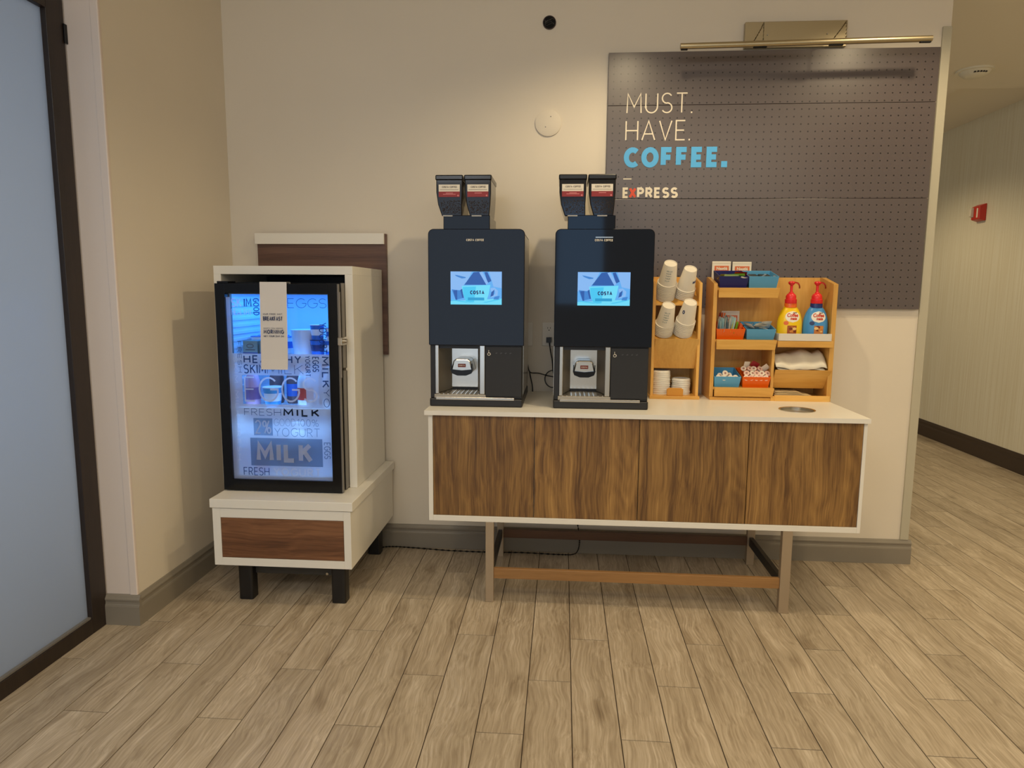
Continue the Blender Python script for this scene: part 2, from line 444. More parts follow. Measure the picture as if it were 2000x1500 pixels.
def wallpaper():
    m = bpy.data.materials.new('hall_wallpaper'); m.use_nodes = True
    nt = m.node_tree; N = nt.nodes; L = nt.links; b = N['Principled BSDF']
    b.inputs['Roughness'].default_value = 0.6
    tc = N.new('ShaderNodeTexCoord'); mp = N.new('ShaderNodeMapping'); mp.inputs['Scale'].default_value = (1, 90, 1.0); L.new(tc.outputs['Object'], mp.inputs[0])
    n = N.new('ShaderNodeTexNoise'); n.inputs['Scale'].default_value = 1; n.inputs['Detail'].default_value = 3; L.new(mp.outputs[0], n.inputs['Vector'])
    cr = N.new('ShaderNodeValToRGB'); cr.color_ramp.elements[0].position = .38; cr.color_ramp.elements[0].color = lin((222, 213, 186)); cr.color_ramp.elements[1].position = .62; cr.color_ramp.elements[1].color = lin((232, 226, 204))
    L.new(n.outputs['Fac'], cr.inputs[0]); L.new(cr.outputs[0], b.inputs['Base Color'])
    return m
PAPERW = wallpaper()
def frosted():
    m = bpy.data.materials.new('frosted_glass'); m.use_nodes = True
    nt = m.node_tree; N = nt.nodes; L = nt.links; N.clear()
    o = N.new('ShaderNodeOutputMaterial'); d = N.new('ShaderNodeBsdfDiffuse'); d.inputs[0].default_value = lin((160, 166, 174))
    t = N.new('ShaderNodeBsdfTranslucent'); t.inputs[0].default_value = lin((200, 208, 220)); g = N.new('ShaderNodeBsdfGlossy'); g.inputs['Roughness'].default_value = 0.35
    a = N.new('ShaderNodeMixShader'); a.inputs[0].default_value = 0.5; c = N.new('ShaderNodeMixShader'); c.inputs[0].default_value = 0.05
    L.new(d.outputs[0], a.inputs[1]); L.new(t.outputs[0], a.inputs[2]); L.new(a.outputs[0], c.inputs[1]); L.new(g.outputs[0], c.inputs[2]); L.new(c.outputs[0], o.inputs[0])
    return m
FROST = frosted()
def clear_glass():
    m = bpy.data.materials.new('clear_glass'); m.use_nodes = True
    nt = m.node_tree; N = nt.nodes; L = nt.links; N.clear()
    o = N.new('ShaderNodeOutputMaterial'); t = N.new('ShaderNodeBsdfTransparent'); t.inputs[0].default_value = (0.93, 0.96, 1, 1)
    g = N.new('ShaderNodeBsdfGlossy'); g.inputs['Roughness'].default_value = 0.02; a = N.new('ShaderNodeMixShader')
    fr = N.new('ShaderNodeFresnel'); fr.inputs[0].default_value = 1.45
    L.new(fr.outputs[0], a.inputs[0]); L.new(t.outputs[0], a.inputs[1]); L.new(g.outputs[0], a.inputs[2]); L.new(a.outputs[0], o.inputs[0])
    return m
GLASS = clear_glass()
def film(name, col, clear):
    m = bpy.data.materials.new(name); m.use_nodes = True
    nt = m.node_tree; N = nt.nodes; L = nt.links; N.clear()
    o = N.new('ShaderNodeOutputMaterial'); t = N.new('ShaderNodeBsdfTransparent')
    d = N.new('ShaderNodeBsdfDiffuse'); d.inputs[0].default_value = lin(col); tr = N.new('ShaderNodeBsdfTranslucent'); tr.inputs[0].default_value = lin(col)
    a = N.new('ShaderNodeMixShader'); a.inputs[0].default_value = 0.7; c = N.new('ShaderNodeMixShader'); c.inputs[0].default_value = 1 - clear
    L.new(d.outputs[0], a.inputs[1]); L.new(tr.outputs[0], a.inputs[2]); L.new(t.outputs[0], c.inputs[1]); L.new(a.outputs[0], c.inputs[2]); L.new(c.outputs[0], o.inputs[0])
    return m
FILM = film('frosted_film', (225, 235, 248), 0.22)
FILMW = film('white_vinyl', (240, 245, 252), 0.15)
FILMD = film('dark_vinyl', (58, 84, 128), 0.15)
FILMG = film('grey_vinyl', (128, 150, 180), 0.25)
FILMK = film('black_vinyl', (24, 30, 44), 0.05)
def emis(name, col, s): return mat(name, (10, 10, 10), 0.3, emit=col, estr=s)

# ------------------------------------------------------------------ room shell
ZC = 2.90
fl = struct('floor', B().box(-2.4, 3.8, -3.5, 10.2, -0.10, -0.0024), GROUT)
TW, TL, TX0, TY0 = 0.155, 0.9441, -0.1031, 2.3531
tmesh = {}
g_ = 0.0017
def tile_mesh(x0, x1, y0, y1):
    key = (round(x1 - x0, 4), round(y1 - y0, 4))
    if key not in tmesh:
        b = B(); hx, hy = (x1 - x0) / 2, (y1 - y0) / 2; c = 0.0009
        b.hexa([(-hx, -hy, -.008), (hx, -hy, -.008), (hx, hy, -.008), (-hx, hy, -.008)],
               [(-hx, -hy, -c), (hx, -hy, -c), (hx, hy, -c), (-hx, hy, -c)])
        top = [f for f in b.bm.faces if all(abs(v.co.z + c) < 1e-6 for v in f.verts)]
        r = bmesh.ops.inset_region(b.bm, faces=top, thickness=0.0012, depth=0.0)
        for f in top:
            for v in f.verts: v.co.z = 0
        me = bpy.data.meshes.new('floor_tile'); b.bm.to_mesh(me); b.bm.free(); me.materials.append(TILE); tmesh[key] = me
    return tmesh[key]
def add_tile(x0, x1, y0, y1):
    o = bpy.data.objects.new('floor_tile', tile_mesh(x0, x1, y0, y1)); C.objects.link(o); o.parent = fl
    o.location = Vector(((x0 + x1) / 2, (y0 + y1) / 2, 0)) - ORG[fl]
for i in range(-12, 25):
    x0 = TX0 + i * TW + g_; x1 = x0 + TW - 2 * g_
    x0 = max(x0, -1.905); x1 = min(x1, 3.655)
    if x1 - x0 < 0.02: continue
    ymax = 3.63 if x1 < 1.84 else 7.5
    if x1 >= 1.84:
        ymin = 1.0
    else: ymin = 0.6
    k = math.floor((ymin - TY0 - i * TL / 3) / TL)
    while True:
        a = TY0 + i * TL / 3 + k * TL + g_; bb = a + TL - 2 * g_; k += 1
        if a > ymax: break
        add_tile(x0, x1, max(a, ymin - .6), min(bb, ymax))
# far floor and area behind the camera
struct('floor_far', B().box(-2.3, 3.8, 7.52, 10.2, -0.0015, 0.0), TILE)
struct('floor_front', B().box(-1.92, 3.8, -3.5, -0.36, -0.0015, 0.0), TILE)

struct('wall_back', B().box(-1.93, 1.828, 3.63, 3.78, 0, ZC), WALL)
# left wall return: thick pier that ends at the sliding door
pb = B().box(-2.06, -1.77, 2.655, 3.63, 0, ZC)
struct('wall_left', pb, WALL)
struct('wall_left_pier', B().box(-2.06, -1.802, 2.645, 2.655, 0, ZC), PIER)
struct('trim_1', B().box(-1.802, -1.768, 2.640, 2.656, 0.10, ZC), PIER, bevel=0.004)
struct('wall_left_upper', B().box(-2.06, -1.93, 0.2, 2.645, 2.50, ZC), WALL)
struct('wall_left_front', B().box(-2.06, -1.93, -3.5, 0.2, 0, ZC), WALL)
struct('wall_right', B().box(3.655, 3.80, -3.5, 10.2, 0, 3.0), PAPERW)
struct('wall_far', B().box(-2.3, 3.8, 10.2, 10.3, 0, 3.0), WALL)
cb = B()
cb.box(-2.4, 3.8, -3.5, 5.50, ZC, 3.06)
cb.box(-2.4, 2.865, 5.50, 10.3, ZC, 3.06)
cb.box(2.865, 3.8, 5.50, 10.3, 2.965, 3.06)
struct('ceiling', cb, CEIL)

# baseboards: profile (outward, z)
PROF = [(0, 0), (.018, 0), (.018, .082), (.0165, .0835), (.0165, .086), (.013, .092), (.0125, .101), (.0155, .108), (.0155, .113), (.011, .119), (.007, .126), (.004, .129), (0, .129)]
def base_y(x0, x1, y):     # runs along X, sticks out towards -Y
    return [(y - o, z) for o, z in PROF], x0, x1
b = B(); p, a, c = base_y(-1.77, 1.828, 3.63); b.prism(p, 'X', a, 1.844)
b.prism([(1.829 + o * .85, z) for o, z in PROF], 'Y', 3.6302, 3.79)
struct('baseboard_back', b, BASEB)
b = B(); b.prism([(-1.77 + o, z) for o, z in PROF], 'Y', 2.640, 3.63)
b.prism([(2.640 - o, z) for o, z in PROF], 'X', -1.905, -1.7525)
b.box(-1.905, -1.77, 2.6395, 2.645, 0, .129)
struct('baseboard_left', b, BASEB)
struct('baseboard_right', B().prism([(3.655 - o * 1.1, z * 1.22) for o, z in PROF], 'Y', 3.0, 10.2), BASED)
# end cap trim on the right end of the partition
struct('trim_2', B().box(1.787, 1.829, 3.620, 3.79, 0.129, 2.675), mat('trim_putty', (190, 184, 164), 0.45), bevel=0.002)

# ------------------------------------------------------------------ sliding glass door
DK = wood('dark_oak', [(0.3, (30, 22, 18)), (0.7, (50, 38, 30))], 'Z', 30, 20, 0.45, fine=0.5)
door = bpy.data.objects.new('door_1', None); C.objects.link(door); door.location = (-1.925, 2.0, 0); door['kind'] = 'structure'; ORG[door] = Vector(door.location)
XF = -1.903
obj('door_stile', B().box(XF - .04, XF, 2.545, 2.636, 0, 2.52), DK, door, bevel=.002)
obj('door_stile', B().box(XF - .04, XF, 1.00, 1.09, 0, 2.52), DK, door, bevel=.002)
obj('top_rail', B().box(XF - .04, XF, 1.09, 2.545, 2.425, 2.52), DK, door, bevel=.002)
obj('bottom_rail', B().box(XF - .04, XF, 1.09, 2.545, 0.0, 0.062), DK, door, bevel=.002)
obj('glazing_bead', B().box(XF - .026, XF - .008, 1.09, 2.545, 0.062, 0.070), GREY, door)
obj('glass_pane', B().box(XF - .03, XF - .022, 1.08, 2.555, 0.055, 2.43), FROST, door)
obj('latch', B().box(XF, XF + .006, 2.628, 2.645, 2.33, 2.40), FRBLK, door, bevel=.001)
struct('door_2', B().box(XF - .04, XF, 0.2, 1.0, 0, 2.52), DK)
area('room_behind_door', (-2.9, 1.8, 1.5), 2.2, 2.2, 46, (0.80, 0.91, 1.0), (0, math.radians(-90), 0))
struct('wall_beyond_door', B().box(-3.4, -3.3, -1, 4.5, 0, ZC), WALL)

# ------------------------------------------------------------------ wall fittings
t = thing('pegboard_sign', 'dark pegboard sign reading MUST HAVE COFFEE on the back wall', 'sign', (0.99, 3.622, 1.333))
X0, X1 = 0.207, 1.777
for z0, z1 in ((1.333, 1.8745), (1.8765, 2.3265), (2.3285, 2.578)):
    obj('panel', B().box(X0, X1, 3.608, 3.629, z0, z1), PEG, t, bevel=.001)
YL = 3.606
txt('lettering', 'MUST.', 0.098, 0.0065, frontal(0.299, 2.288, YL), LETTER, t, gap=.17, width=.322)
txt('lettering', 'HAVE.', 0.098, 0.0065, frontal(0.297, 2.158, YL), LETTER, t, gap=.17, width=.318)
o = txt('lettering', 'COFFEE.', 0.099, 0.0255, frontal(0.292, 2.028, YL), BLUEL, t, gap=.085, width=.508); o['label'] = 'bold blue lettering'
obj('dash', B().box(0.293, 0.334, YL, YL + .002, 1.971, 1.976), LETTER, t)
b = B(); w = lettering(b, 'E', 0.053, 0.0115, frontal(0.291, 1.879, YL), gap=.1)
obj('lettering', b, LETTER, t, flat_n=False)
o = txt('lettering', 'X', 0.055, 0.0125, frontal(0.322, 1.878, YL - .0006), REDL, t); o['label'] = 'orange letter X'
txt('lettering', 'PRESS', 0.053, 0.0115, frontal(0.363, 1.879, YL), LETTER, t, gap=.1, width=.204)

t = thing('picture_light', 'long brass bar light on a square plate above the pegboard', 'light', (1.096, 3.62, 2.586))
obj('mounting_plate', B().box(0.858, 1.337, 3.603, 3.629, 2.587, 2.706), BRASS, t, bevel=.002)
obj('light_bar', B().cyl((0.527, 3.44, 2.546), (1.652, 3.44, 2.560), 0.0135, 20), BRASS, t, smooth=True)
for xa in (0.903, 1.272):
    dz = (xa - .527) / 1.125 * .014
    b = B(); b.tube([(xa - .004, 3.603, 2.612), (xa, 3.50, 2.632), (xa, 3.452, 2.640), (xa, 3.441, 2.634), (xa, 3.44, 2.556 + dz)], .0035, 8, 5)
    obj('support_arm', b, BRASS, t, smooth=True)
for xa, xb in ((.53, .56), (.86, .92), (1.2, 1.262), (1.60, 1.648)):
    dz = (xa - .527) / 1.125 * .014
    obj('clip', B().box(xa, xb, 3.434, 3.446, 2.529 + dz, 2.535 + dz), DARKIN, t)
for xs in (.965, 1.245):
    obj('screw', B().cyl((xs, 3.603, 2.645), (xs, 3.599, 2.645), .0035, 10), STEELD, t)

b = B(); b.cyl((-.088, 3.63, 2.254), (-.088, 3.622, 2.254), .066, 48); b.cyl((-.088, 3.622, 2.254), (-.088, 3.619, 2.254), .064, 48, .056)
t = thing('cover_plate', 'round blank cover plate painted like the wall, left of the pegboard', 'cover plate', (-.088, 3.63, 2.188))
obj('disc', b, WALL, t, smooth=True)
for dx, dz in ((.012, .028), (-.014, -.022)):
    obj('screw', B().cyl((-.088 + dx, 3.619, 2.254 + dz), (-.088 + dx, 3.6185, 2.254 + dz), .003, 8), GREY, t)
t = thing('junction_hole', 'small round dark hole with loose wires high on the back wall', 'hole', (-.089, 3.628, 2.698))
obj('dark_disc', B().cyl((-.089, 3.629, 2.731), (-.089, 3.6275, 2.731), .032, 28), DARKIN, t)  # flat black disc painted in place of the hole's inner shade
b = B(); b.lathe([(.029, -.002), (.033, -.002), (.033, .002), (.029, .002)], 0, 0, 28, cap=False)
bmesh.ops.rotate(b.bm, verts=b.bm.verts, matrix=Matrix.Rotation(PI / 2, 3, 'X'), cent=(0, 0, 0)); bmesh.ops.translate(b.bm, verts=b.bm.verts, vec=(-.089, 3.6265, 2.731))
obj('rim', b, mat('rim_brown', (64, 46, 38), .5), t)
for k in range(4):
    pts = [(-.089 + .022 * math.cos(a + k) , 3.624 - .002 * k, 2.731 + .007 * math.sin(a * 2 + k) + .006 * (k - 1.5)) for a in (0, .8, 1.6, 2.4, 3.1)]
    obj('wire', B().tube(pts, .0018, 6, 4), GREY, t, smooth=True)

def outlet(px, label, full=True):
    t = thing('wall_plate', label, 'outlet', (px, 3.63, 1.125))
    obj('plate', B().box(px - .036, px + .036, 3.622, 3.63, 1.125, 1.25), PLATE, t, bevel=.003)
    if full:
        for zc in (1.216, 1.160):
            o = obj('receptacle', B().box(px - .017, px + .017, 3.6205, 3.622, zc - .015, zc + .015), PLATE, t, bevel=.003)
            b = B(); b.box(px - .008, px - .0055, 3.6200, 3.6205, zc, zc + .009); b.box(px + .0055, px + .008, 3.6200, 3.6205, zc, zc + .009)
            b.cyl((px, 3.6206, zc - .007), (px, 3.62, zc - .007), .003, 8); obj('slot', b, DARKIN, o)
    return t
outlet(-.070, 'white duplex outlet with a black plug, between the two coffee machines')
outlet(-.190, 'blank white wall plate partly hidden behind the left coffee machine', False)

# ------------------------------------------------------------------ hall fittings
t = thing('smoke_detector', 'round white smoke detector on the hall ceiling', 'smoke detector', (2.73, 5.07, 2.90))
obj('mount', B().lathe([(.112, 2.888), (.112, 2.90)], 2.73, 5.07, 40), mat('detector_white', (236, 230, 210), .4), t, smooth=True)
obj('dome', B().lathe([(.05, 2.855), (.07, 2.862), (.085, 2.875), (.094, 2.888)], 2.73, 5.07, 40), mat('detector_white'), t, smooth=True)
for k in range(5):
    a = -PI / 2 - .5 + k * .22
    obj('vent', B().box(2.73 + .080 * math.cos(a) - .005, 2.73 + .080 * math.cos(a) + .006, 5.07 + .080 * math.sin(a) - .006, 5.07 + .080 * math.sin(a) + .006, 2.867, 2.875), SATIN, t)
t = thing('fire_alarm', 'red strobe fire alarm with clear lens on the hall wall', 'fire alarm', (3.655, 6.47, 2.05))
RED = mat('alarm_red', (200, 48, 30), .35)
obj('housing', B().hexa([(3.655, 6.41, 2.05), (3.60, 6.42, 2.065), (3.60, 6.54, 2.065), (3.655, 6.55, 2.05)], [(3.655, 6.41, 2.20), (3.60, 6.42, 2.175), (3.60, 6.54, 2.175), (3.655, 6.55, 2.20)]), RED, t, bevel=.006)
obj('lens', B().hexa([(3.60, 6.50, 2.085), (3.575, 6.505, 2.095), (3.575, 6.535, 2.095), (3.60, 6.54, 2.085)], [(3.60, 6.50, 2.17), (3.575, 6.505, 2.16), (3.575, 6.535, 2.16), (3.60, 6.54, 2.17)]), mat('lens_clear', (225, 215, 195), .15), t, bevel=.004)
obj('lettering', B().box(3.5985, 3.60, 6.44, 6.46, 2.08, 2.16), LETTER, t)

# ------------------------------------------------------------------ sideboard
t = thing('sideboard', 'long white sideboard with four walnut doors on metal legs', 'sideboard', (.355, 3.28, 0))
XA, XB, YA, YB_, ZB, ZT = -.588, 1.299, 2.975, 3.605, .379, .866
f = .020
b = B()
b.box(XA, XA + f, YA, YB_, ZB, ZT); b.box(XB - f + .005, XB, YA, YB_, ZB, ZT)
b.box(XA + f, XB - f + .005, YA, YB_, ZB, ZB + .026); b.box(XA + f, XB - f + .005, YB_ - .012, YB_, ZB + .026, ZT)
for xs in (-.115, .343, .809): b.box(xs - .008, xs + .008, YA + .03, YB_ - .012, ZB + .026, ZT)
obj('carcass', b, WHITE, t, bevel=.0015)
seams = [XA + f, -.1145, .3425, .809, XB - f + .005]
for k in range(4):
    obj('door', B().box(seams[k] + .0015, seams[k + 1] - .0015, YA + .002, YA + .022, ZB + .027, ZT - .004), WALNUT, t, bevel=.001)
# countertop with the round drop-through hole
def top_with_hole(x0, x1, y0, y1, z0, z1, cx, cy, r, n=40):
    bm = bmesh.new()
    for z in (z0, z1):
        outer = [bm.verts.new(p) for p in ((x0, y0, z), (x1, y0, z), (x1, y1, z), (x0, y1, z))]
        ring = [bm.verts.new((cx + r * math.cos(2 * PI * i / n), cy + r * math.sin(2 * PI * i / n), z)) for i in range(n)]
        es = [bm.edges.new((outer[i], outer[(i + 1) % 4])) for i in range(4)] + [bm.edges.new((ring[i], ring[(i + 1) % n])) for i in range(n)]
        bmesh.ops.triangle_fill(bm, use_beauty=True, use_dissolve=False, edges=es)
        if z == z0: lo = (outer, ring)
        else: hi = (outer, ring)
    for a, c in zip(lo, hi):
        m = len(a)
        for i in range(m): bm.faces.new((a[i], a[(i + 1) % m], c[(i + 1) % m], c[i]))
    return bm
GX, GY, GR = 1.063, 3.158, .073
obj('countertop', top_with_hole(-.601, 1.302, 2.955, 3.612, .866, .886, GX, GY, GR), WHITE, t)
obj('hole_sleeve', B().lathe([(GR, .78), (GR, .887), (GR + .006, .8885), (GR + .006, .8865), (GR - .002, .8865), (GR - .002, .78)], GX, GY, 40, cap=False), STEEL, t, smooth=True)
obj('hole_liner', B().lathe([(GR - .003, .868), (GR - .001, .876), (.001, .877)], GX, GY, 40, cap=False), mat('liner_grey', (150, 145, 132), .35, .3), t)
lg = []
for xa, xb in ((-.331, -.294), (.975, 1.018)):
    obj('leg', B().box(xa, xb, 2.976, 3.006, 0, ZB), CHAMP, t, bevel=.0015)
    obj('leg', B().box(xa + .002, xb - .002, 3.525, 3.553, 0, ZB), CHAMP, t, bevel=.0015)
    obj('side_rail', B().box((xa + xb) / 2 - .010, (xa + xb) / 2 + .010, 3.006, 3.525, .105, .150), LEGBLK, t)
obj('stretcher', B().box(-.294, .975, 2.981, 3.001, .112, .160), BEECH, t, bevel=.002)
obj('stretcher', B().box(-.296, .977, 3.528, 3.550, .105, .150), DARKRAIL, t, bevel=.002)

# ------------------------------------------------------------------ coffee machines
SCR_BG = emis('screen_sky', (96, 178, 250), 1.0)
SCR = dict(pale=emis('screen_pale', (138, 190, 250), 1.0), cyan=emis('screen_cyan', (70, 205, 250), 1.0), cup=emis('screen_cup', (110, 222, 252), 1.05),
           deep=emis('screen_deep', (34, 100, 190), .8), mid=emis('screen_mid', (60, 140, 225), .9), navy=emis('screen_navy', (16, 36, 120), .6), band=emis('screen_band', (28, 168, 226), .9))
def machine(x0, label):
    t = thing('coffee_machine', label, 'coffee machine', (x0 + .21, 3.33, .886))
    x1 = x0 + .418; YF = 3.083
    # base
    obj('base', B().box(x0 - .003, x1 + .003, YF - .008, 3.56, .886, .924), SATIN, t, bevel=.006)
    # lower body with niche
    nx0, nx1 = x0 + .024, x0 + .248
    b = B()
    b.box(x0, nx0, YF, 3.56, .924, 1.168); b.box(nx1, x1, YF, 3.56, .924, 1.168)
    b.box(nx0, nx1, YF + .17, 3.56, .924, 1.168)
    b.box(x0, x1, YF + .012, 3.56, 1.168, 1.672)
    obj('body', b, SATIN, t, bevel=.003)
    for xs, s in ((x0 - .001, -1), (x1 + .001, 1)):
        obj('side_panel', B().box(min(xs, xs + .002 * s), max(xs, xs + .002 * s), YF + .04, 3.55, .94, 1.66), STEEL, t)
    # glossy door with rounded corners
    def rrect(xa, xb, za, zb, r, rb=None, n=6):
        rb = r if rb is None else rb; P = []
        for cx, cz, rr, a in ((xb - r, zb - r, r, 0), (xa + r, zb - r, r, 90), (xa + rb, za + rb, rb, 180), (xb - rb, za + rb, rb, 270)):
            P += arc(cx, cz, rr, rr, a, a + 90, n)
        return P
    dr = obj('door', B().prism(rrect(x0 - .003, x1 + .008, 1.166, 1.679, .024, .006), 'Y', YF - .018, YF + .012), GLOSS, t, bevel=.003)
    YD = YF - .0185
    # screen
    sx0, sx1, sz0, sz1 = x0 + .0975, x0 + .3255, 1.349, 1.494
    sc = obj('screen', B().box(sx0, sx1, YD - .001, YD + .002, sz0, sz1), SCR_BG, t)
    W_, H_ = sx1 - sx0, sz1 - sz0
    def pc(pts, m, lay, nm='picture'):
        b = B(); b.poly([(sx0 + u * W_, YD - .0012 - .0003 * lay, sz0 + v * H_) for u, v in pts]); obj(nm, b, m, sc, flat_n=False)
    pc([(.0, 1), (.42, 1), (.33, .72), (.26, .60), (.24, .45), (0, .42)], SCR['pale'], 1)
    pc([(.08, .90), (.13, .89), (.30, .83), (.29, .80), (.22, .79), (.12, .85)], SCR['mid'], 2)
    pc([(.27, .60), (.45, .98), (.60, 1), (.70, .6)], SCR['deep'], 2)
    pc([(.56, .98), (.62, 1), (.74, .66), (.70, .60)], SCR['pale'], 3)
    pc([(.66, .98), (.72, .99), (.80, .72), (.73, .66)], SCR['deep'], 3)
    pc([(.75, 1), (1, 1), (1, .5), (.84, .55)], SCR['pale'], 1)
    pc([(.02, .46), (.22, .42), (.25, .2), (.1, .14)], SCR['mid'], 2)
    pc([(.05, .42), (.13, .44), (.13, .14), (.10, .14)], SCR['deep'], 3)
    pc([(.19, .44), (.23, .48), (.26, .2), (.23, .2)], SCR['deep'], 3)
    pc([(0, .10), (1, .19), (1, .0), (0, .0)], SCR['cup'], 3)
    pc([(.02, .12), (.3, .06), (.7, .06), (.98, .16), (.98, .19), (.7, .09), (.3, .09), (.02, .15)], SCR['cyan'], 4)
    pc([(.22, .565), (.78, .60), (.745, .3), (.70, .1), (.62, .055), (.37, .05), (.30, .09), (.245, .32)], SCR['cup'], 5)
    pc([(.24, .53), (.5, .55), (.46, .07), (.37, .06), (.30, .10), (.25, .32)], SCR['cyan'], 6)
    pc([(.34, .215), (.66, .215), (.66, .13), (.34, .13)], SCR['band'], 7)
    pc([(.78, .5), (.86, .52), (.93, .42), (.92, .28), (.80, .22), (.78, .26), (.87, .32), (.87, .42), (.79, .40)], SCR['pale'], 4)
    pc([(.80, .38), (.86, .46), (.84, .28), (.78, .24)], SCR['deep'], 5)
    pc([(.86, .24), (.96, .27), (.94, .16), (.84, .16)], SCR['mid'], 5)
    b = B(); lettering(b, 'COSTA', .017, .0042, frontal(sx0 + .385 * W_, sz0 + .31 * H_, YD - .0042), gap=.13, width=.063); obj('lettering', b, SCR['navy'], sc, flat_n=False)
    # logo
    txt('logo', 'COSTA COFFEE', .010, .0022, frontal(x0 + .168, 1.626, YD - .0006), LETTER, t, gap=.18, width=.078)
    # niche: steel walls
    yb = YF + .165
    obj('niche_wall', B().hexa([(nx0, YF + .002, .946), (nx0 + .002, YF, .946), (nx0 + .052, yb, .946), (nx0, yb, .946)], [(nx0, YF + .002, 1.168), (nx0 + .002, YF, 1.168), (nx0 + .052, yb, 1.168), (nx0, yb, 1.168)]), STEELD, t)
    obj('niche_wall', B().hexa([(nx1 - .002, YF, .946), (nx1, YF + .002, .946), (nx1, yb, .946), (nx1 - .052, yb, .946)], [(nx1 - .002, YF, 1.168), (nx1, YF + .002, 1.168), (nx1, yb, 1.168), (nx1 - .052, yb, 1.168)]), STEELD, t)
    obj('niche_trim', B().box(nx0 - .001, nx0 + .015, YF - .004, YF + .004, .944, 1.166), STEEL, t, bevel=.002)
    obj('niche_trim', B().box(nx1 - .022, nx1 + .001, YF - .004, YF + .004, .944, 1.166), STEEL, t, bevel=.002)
    obj('niche_back', B().box(nx0 + .04, nx1 - .04, yb - .006, yb, .955, 1.168), STEEL, t)
    obj('niche_ceiling', B().box(nx0, nx1, YF + .01, yb, 1.150, 1.168), SATIN, t)
    # spout unit on the back panel
    mx = (nx0 + nx1) / 2
    sp = obj('spout_unit', B().prism([(mx - .052, 1.04), (mx - .040, 1.088), (mx - .030, 1.098), (mx + .030, 1.098), (mx + .040, 1.088), (mx + .052, 1.04), (mx + .03, 1.026), (mx - .03, 1.026)], 'Y', YF + .055, yb - .006), STEEL, t, bevel=.006)
    b = B(); b.prism([(mx - .052, 1.052), (mx - .045, 1.032), (mx - .02, 1.022), (mx + .02, 1.022), (mx + .045, 1.032), (mx + .052, 1.052), (mx + .04, 1.050), (mx, 1.046), (mx - .04, 1.050)], 'Y', YF + .045, YF + .07)
    b.box(mx - .050, mx - .046, YF + .048, YF + .055, 1.044, 1.078); b.box(mx + .046, mx + .050, YF + .048, YF + .055, 1.044, 1.078)
    obj('spout_lip', b, FRBLK, sp)
    obj('badge', B().box(mx - .018, mx + .018, YF + .0535, YF + .055, 1.060, 1.076), mat('badge_red', (120, 34, 22), .4), sp)
    bb = B(); lettering(bb, 'COSTA', .006, .0013, frontal(mx - .014, 1.065, YF + .0532), width=.028); obj('badge_lettering', bb, LETTER, sp, flat_n=False)
    # drip tray
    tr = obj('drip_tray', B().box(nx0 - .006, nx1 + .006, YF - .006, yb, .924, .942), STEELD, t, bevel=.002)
    for k in range(11):
        xg = nx0 + .012 + k * .02
        obj('grate_bar', B().box(xg, xg + .006, YF + .005, yb - .01, .942, .9445), STEEL, tr)
    obj('front_bar', B().box(x0 + .026, x1 - .034, YF - .014, YF - .006, .918, .931), STEEL, t, bevel=.002)
    # right panel: access symbol + small print
    obj('lower_panel', B().box(nx1 + .004, x1 - .002, YF - .006, YF + .004, .934, 1.162), mat('panel_black', (34, 34, 36), .5), t, bevel=.002)
    ic = B(); ax, az = x0 + .268, 1.134
    ribbon(ic.bm, arc(ax, az - .006, .006, .006, 60, 400, 16), .002, frontal(0, 0, YF - .0068)); ribbon(ic.bm, [(ax - .001, az + .007), (ax - .001, az - .001), (ax + .005, az - .001), (ax + .008, az - .008)], .002, frontal(0, 0, YF - .0069))
    ic.box(ax - .0025, ax + .0005, YF - .0071, YF - .0066, az + .008, az + .011)
    obj('access_symbol', ic, LETTER, t, flat_n=False)
    b = B()
    for k in range(4): ribbon(b.bm, [(x0 + .298 + k * .021, 1.131), (x0 + .306 + k * .021, 1.134)], .004, frontal(0, 0, YF - .0066))
    obj('small_print', b, mat('print_grey', (76, 76, 80), .5), t, flat_n=False)
    # neck + hoppers
    nk0, nk1 = x0 + .050, x0 + .262
    obj('neck', B().box(nk0, nk1, 3.16, 3.44, 1.672, 1.748), GLOSS, t, bevel=.003)
    for k, (ha, hb) in enumerate(((x0 + .010, x0 + .131), (x0 + .142, x0 + .262))):
        ba, bb_ = (ha + .026, hb - .002) if k == 0 else (ha + .024, hb - .008)
        y0h, y1h = 3.205, 3.43
        prof = [(ha, 1.855), (ha, 1.925), (hb, 1.925), (hb, 1.855), (hb - .003, 1.80), (bb_, 1.748), (ba, 1.748), (ha + .008, 1.80)]
        hp = obj('hopper', B().prism(prof, 'Y', y0h, y1h), mat('hopper_smoke', (24, 18, 17), .08, spec=.4), t, bevel=.004)
        obj('lid', B().box(ha - .003, hb + .003, y0h - .006, y1h + .004, 1.908, 1.932), FRBLK, hp, bevel=.005)
        obj('latch', B().box((ha + hb) / 2 - .022, (ha + hb) / 2 + .022, y0h - .05, y0h - .002, 1.742, 1.747), STEELD, hp)
        # visible beans band
        b = B(); rnd = random.Random(k + 5)
        for j in range(190):
            zz = 1.760 + .058 * rnd.random(); fr_ = (zz - 1.748) / .107
            xa = ba + (ha - ba) * fr_; xb_ = bb_ + (hb - bb_) * fr_
            xx = xa + .008 + (xb_ - xa - .016) * rnd.random(); a = rnd.random() * PI
            dx, dz = .003 * math.cos(a), .003 * math.sin(a)
            b.poly([(xx - dx, y0h - .0006, zz - dz), (xx + dz * .5, y0h - .0012, zz - dx * .5), (xx + dx, y0h - .0006, zz + dz), (xx - dz * .5, y0h - .0012, zz + dx * .5)])
        obj('bean', b, mat('bean_brown', (46, 32, 26), .7), hp, kind='stuff', flat_n=False)
        lb = obj('label_card', B().box(ha + .012, hb - .012, y0h - .002, y0h - .0005, 1.858, 1.889), PAPER, hp)
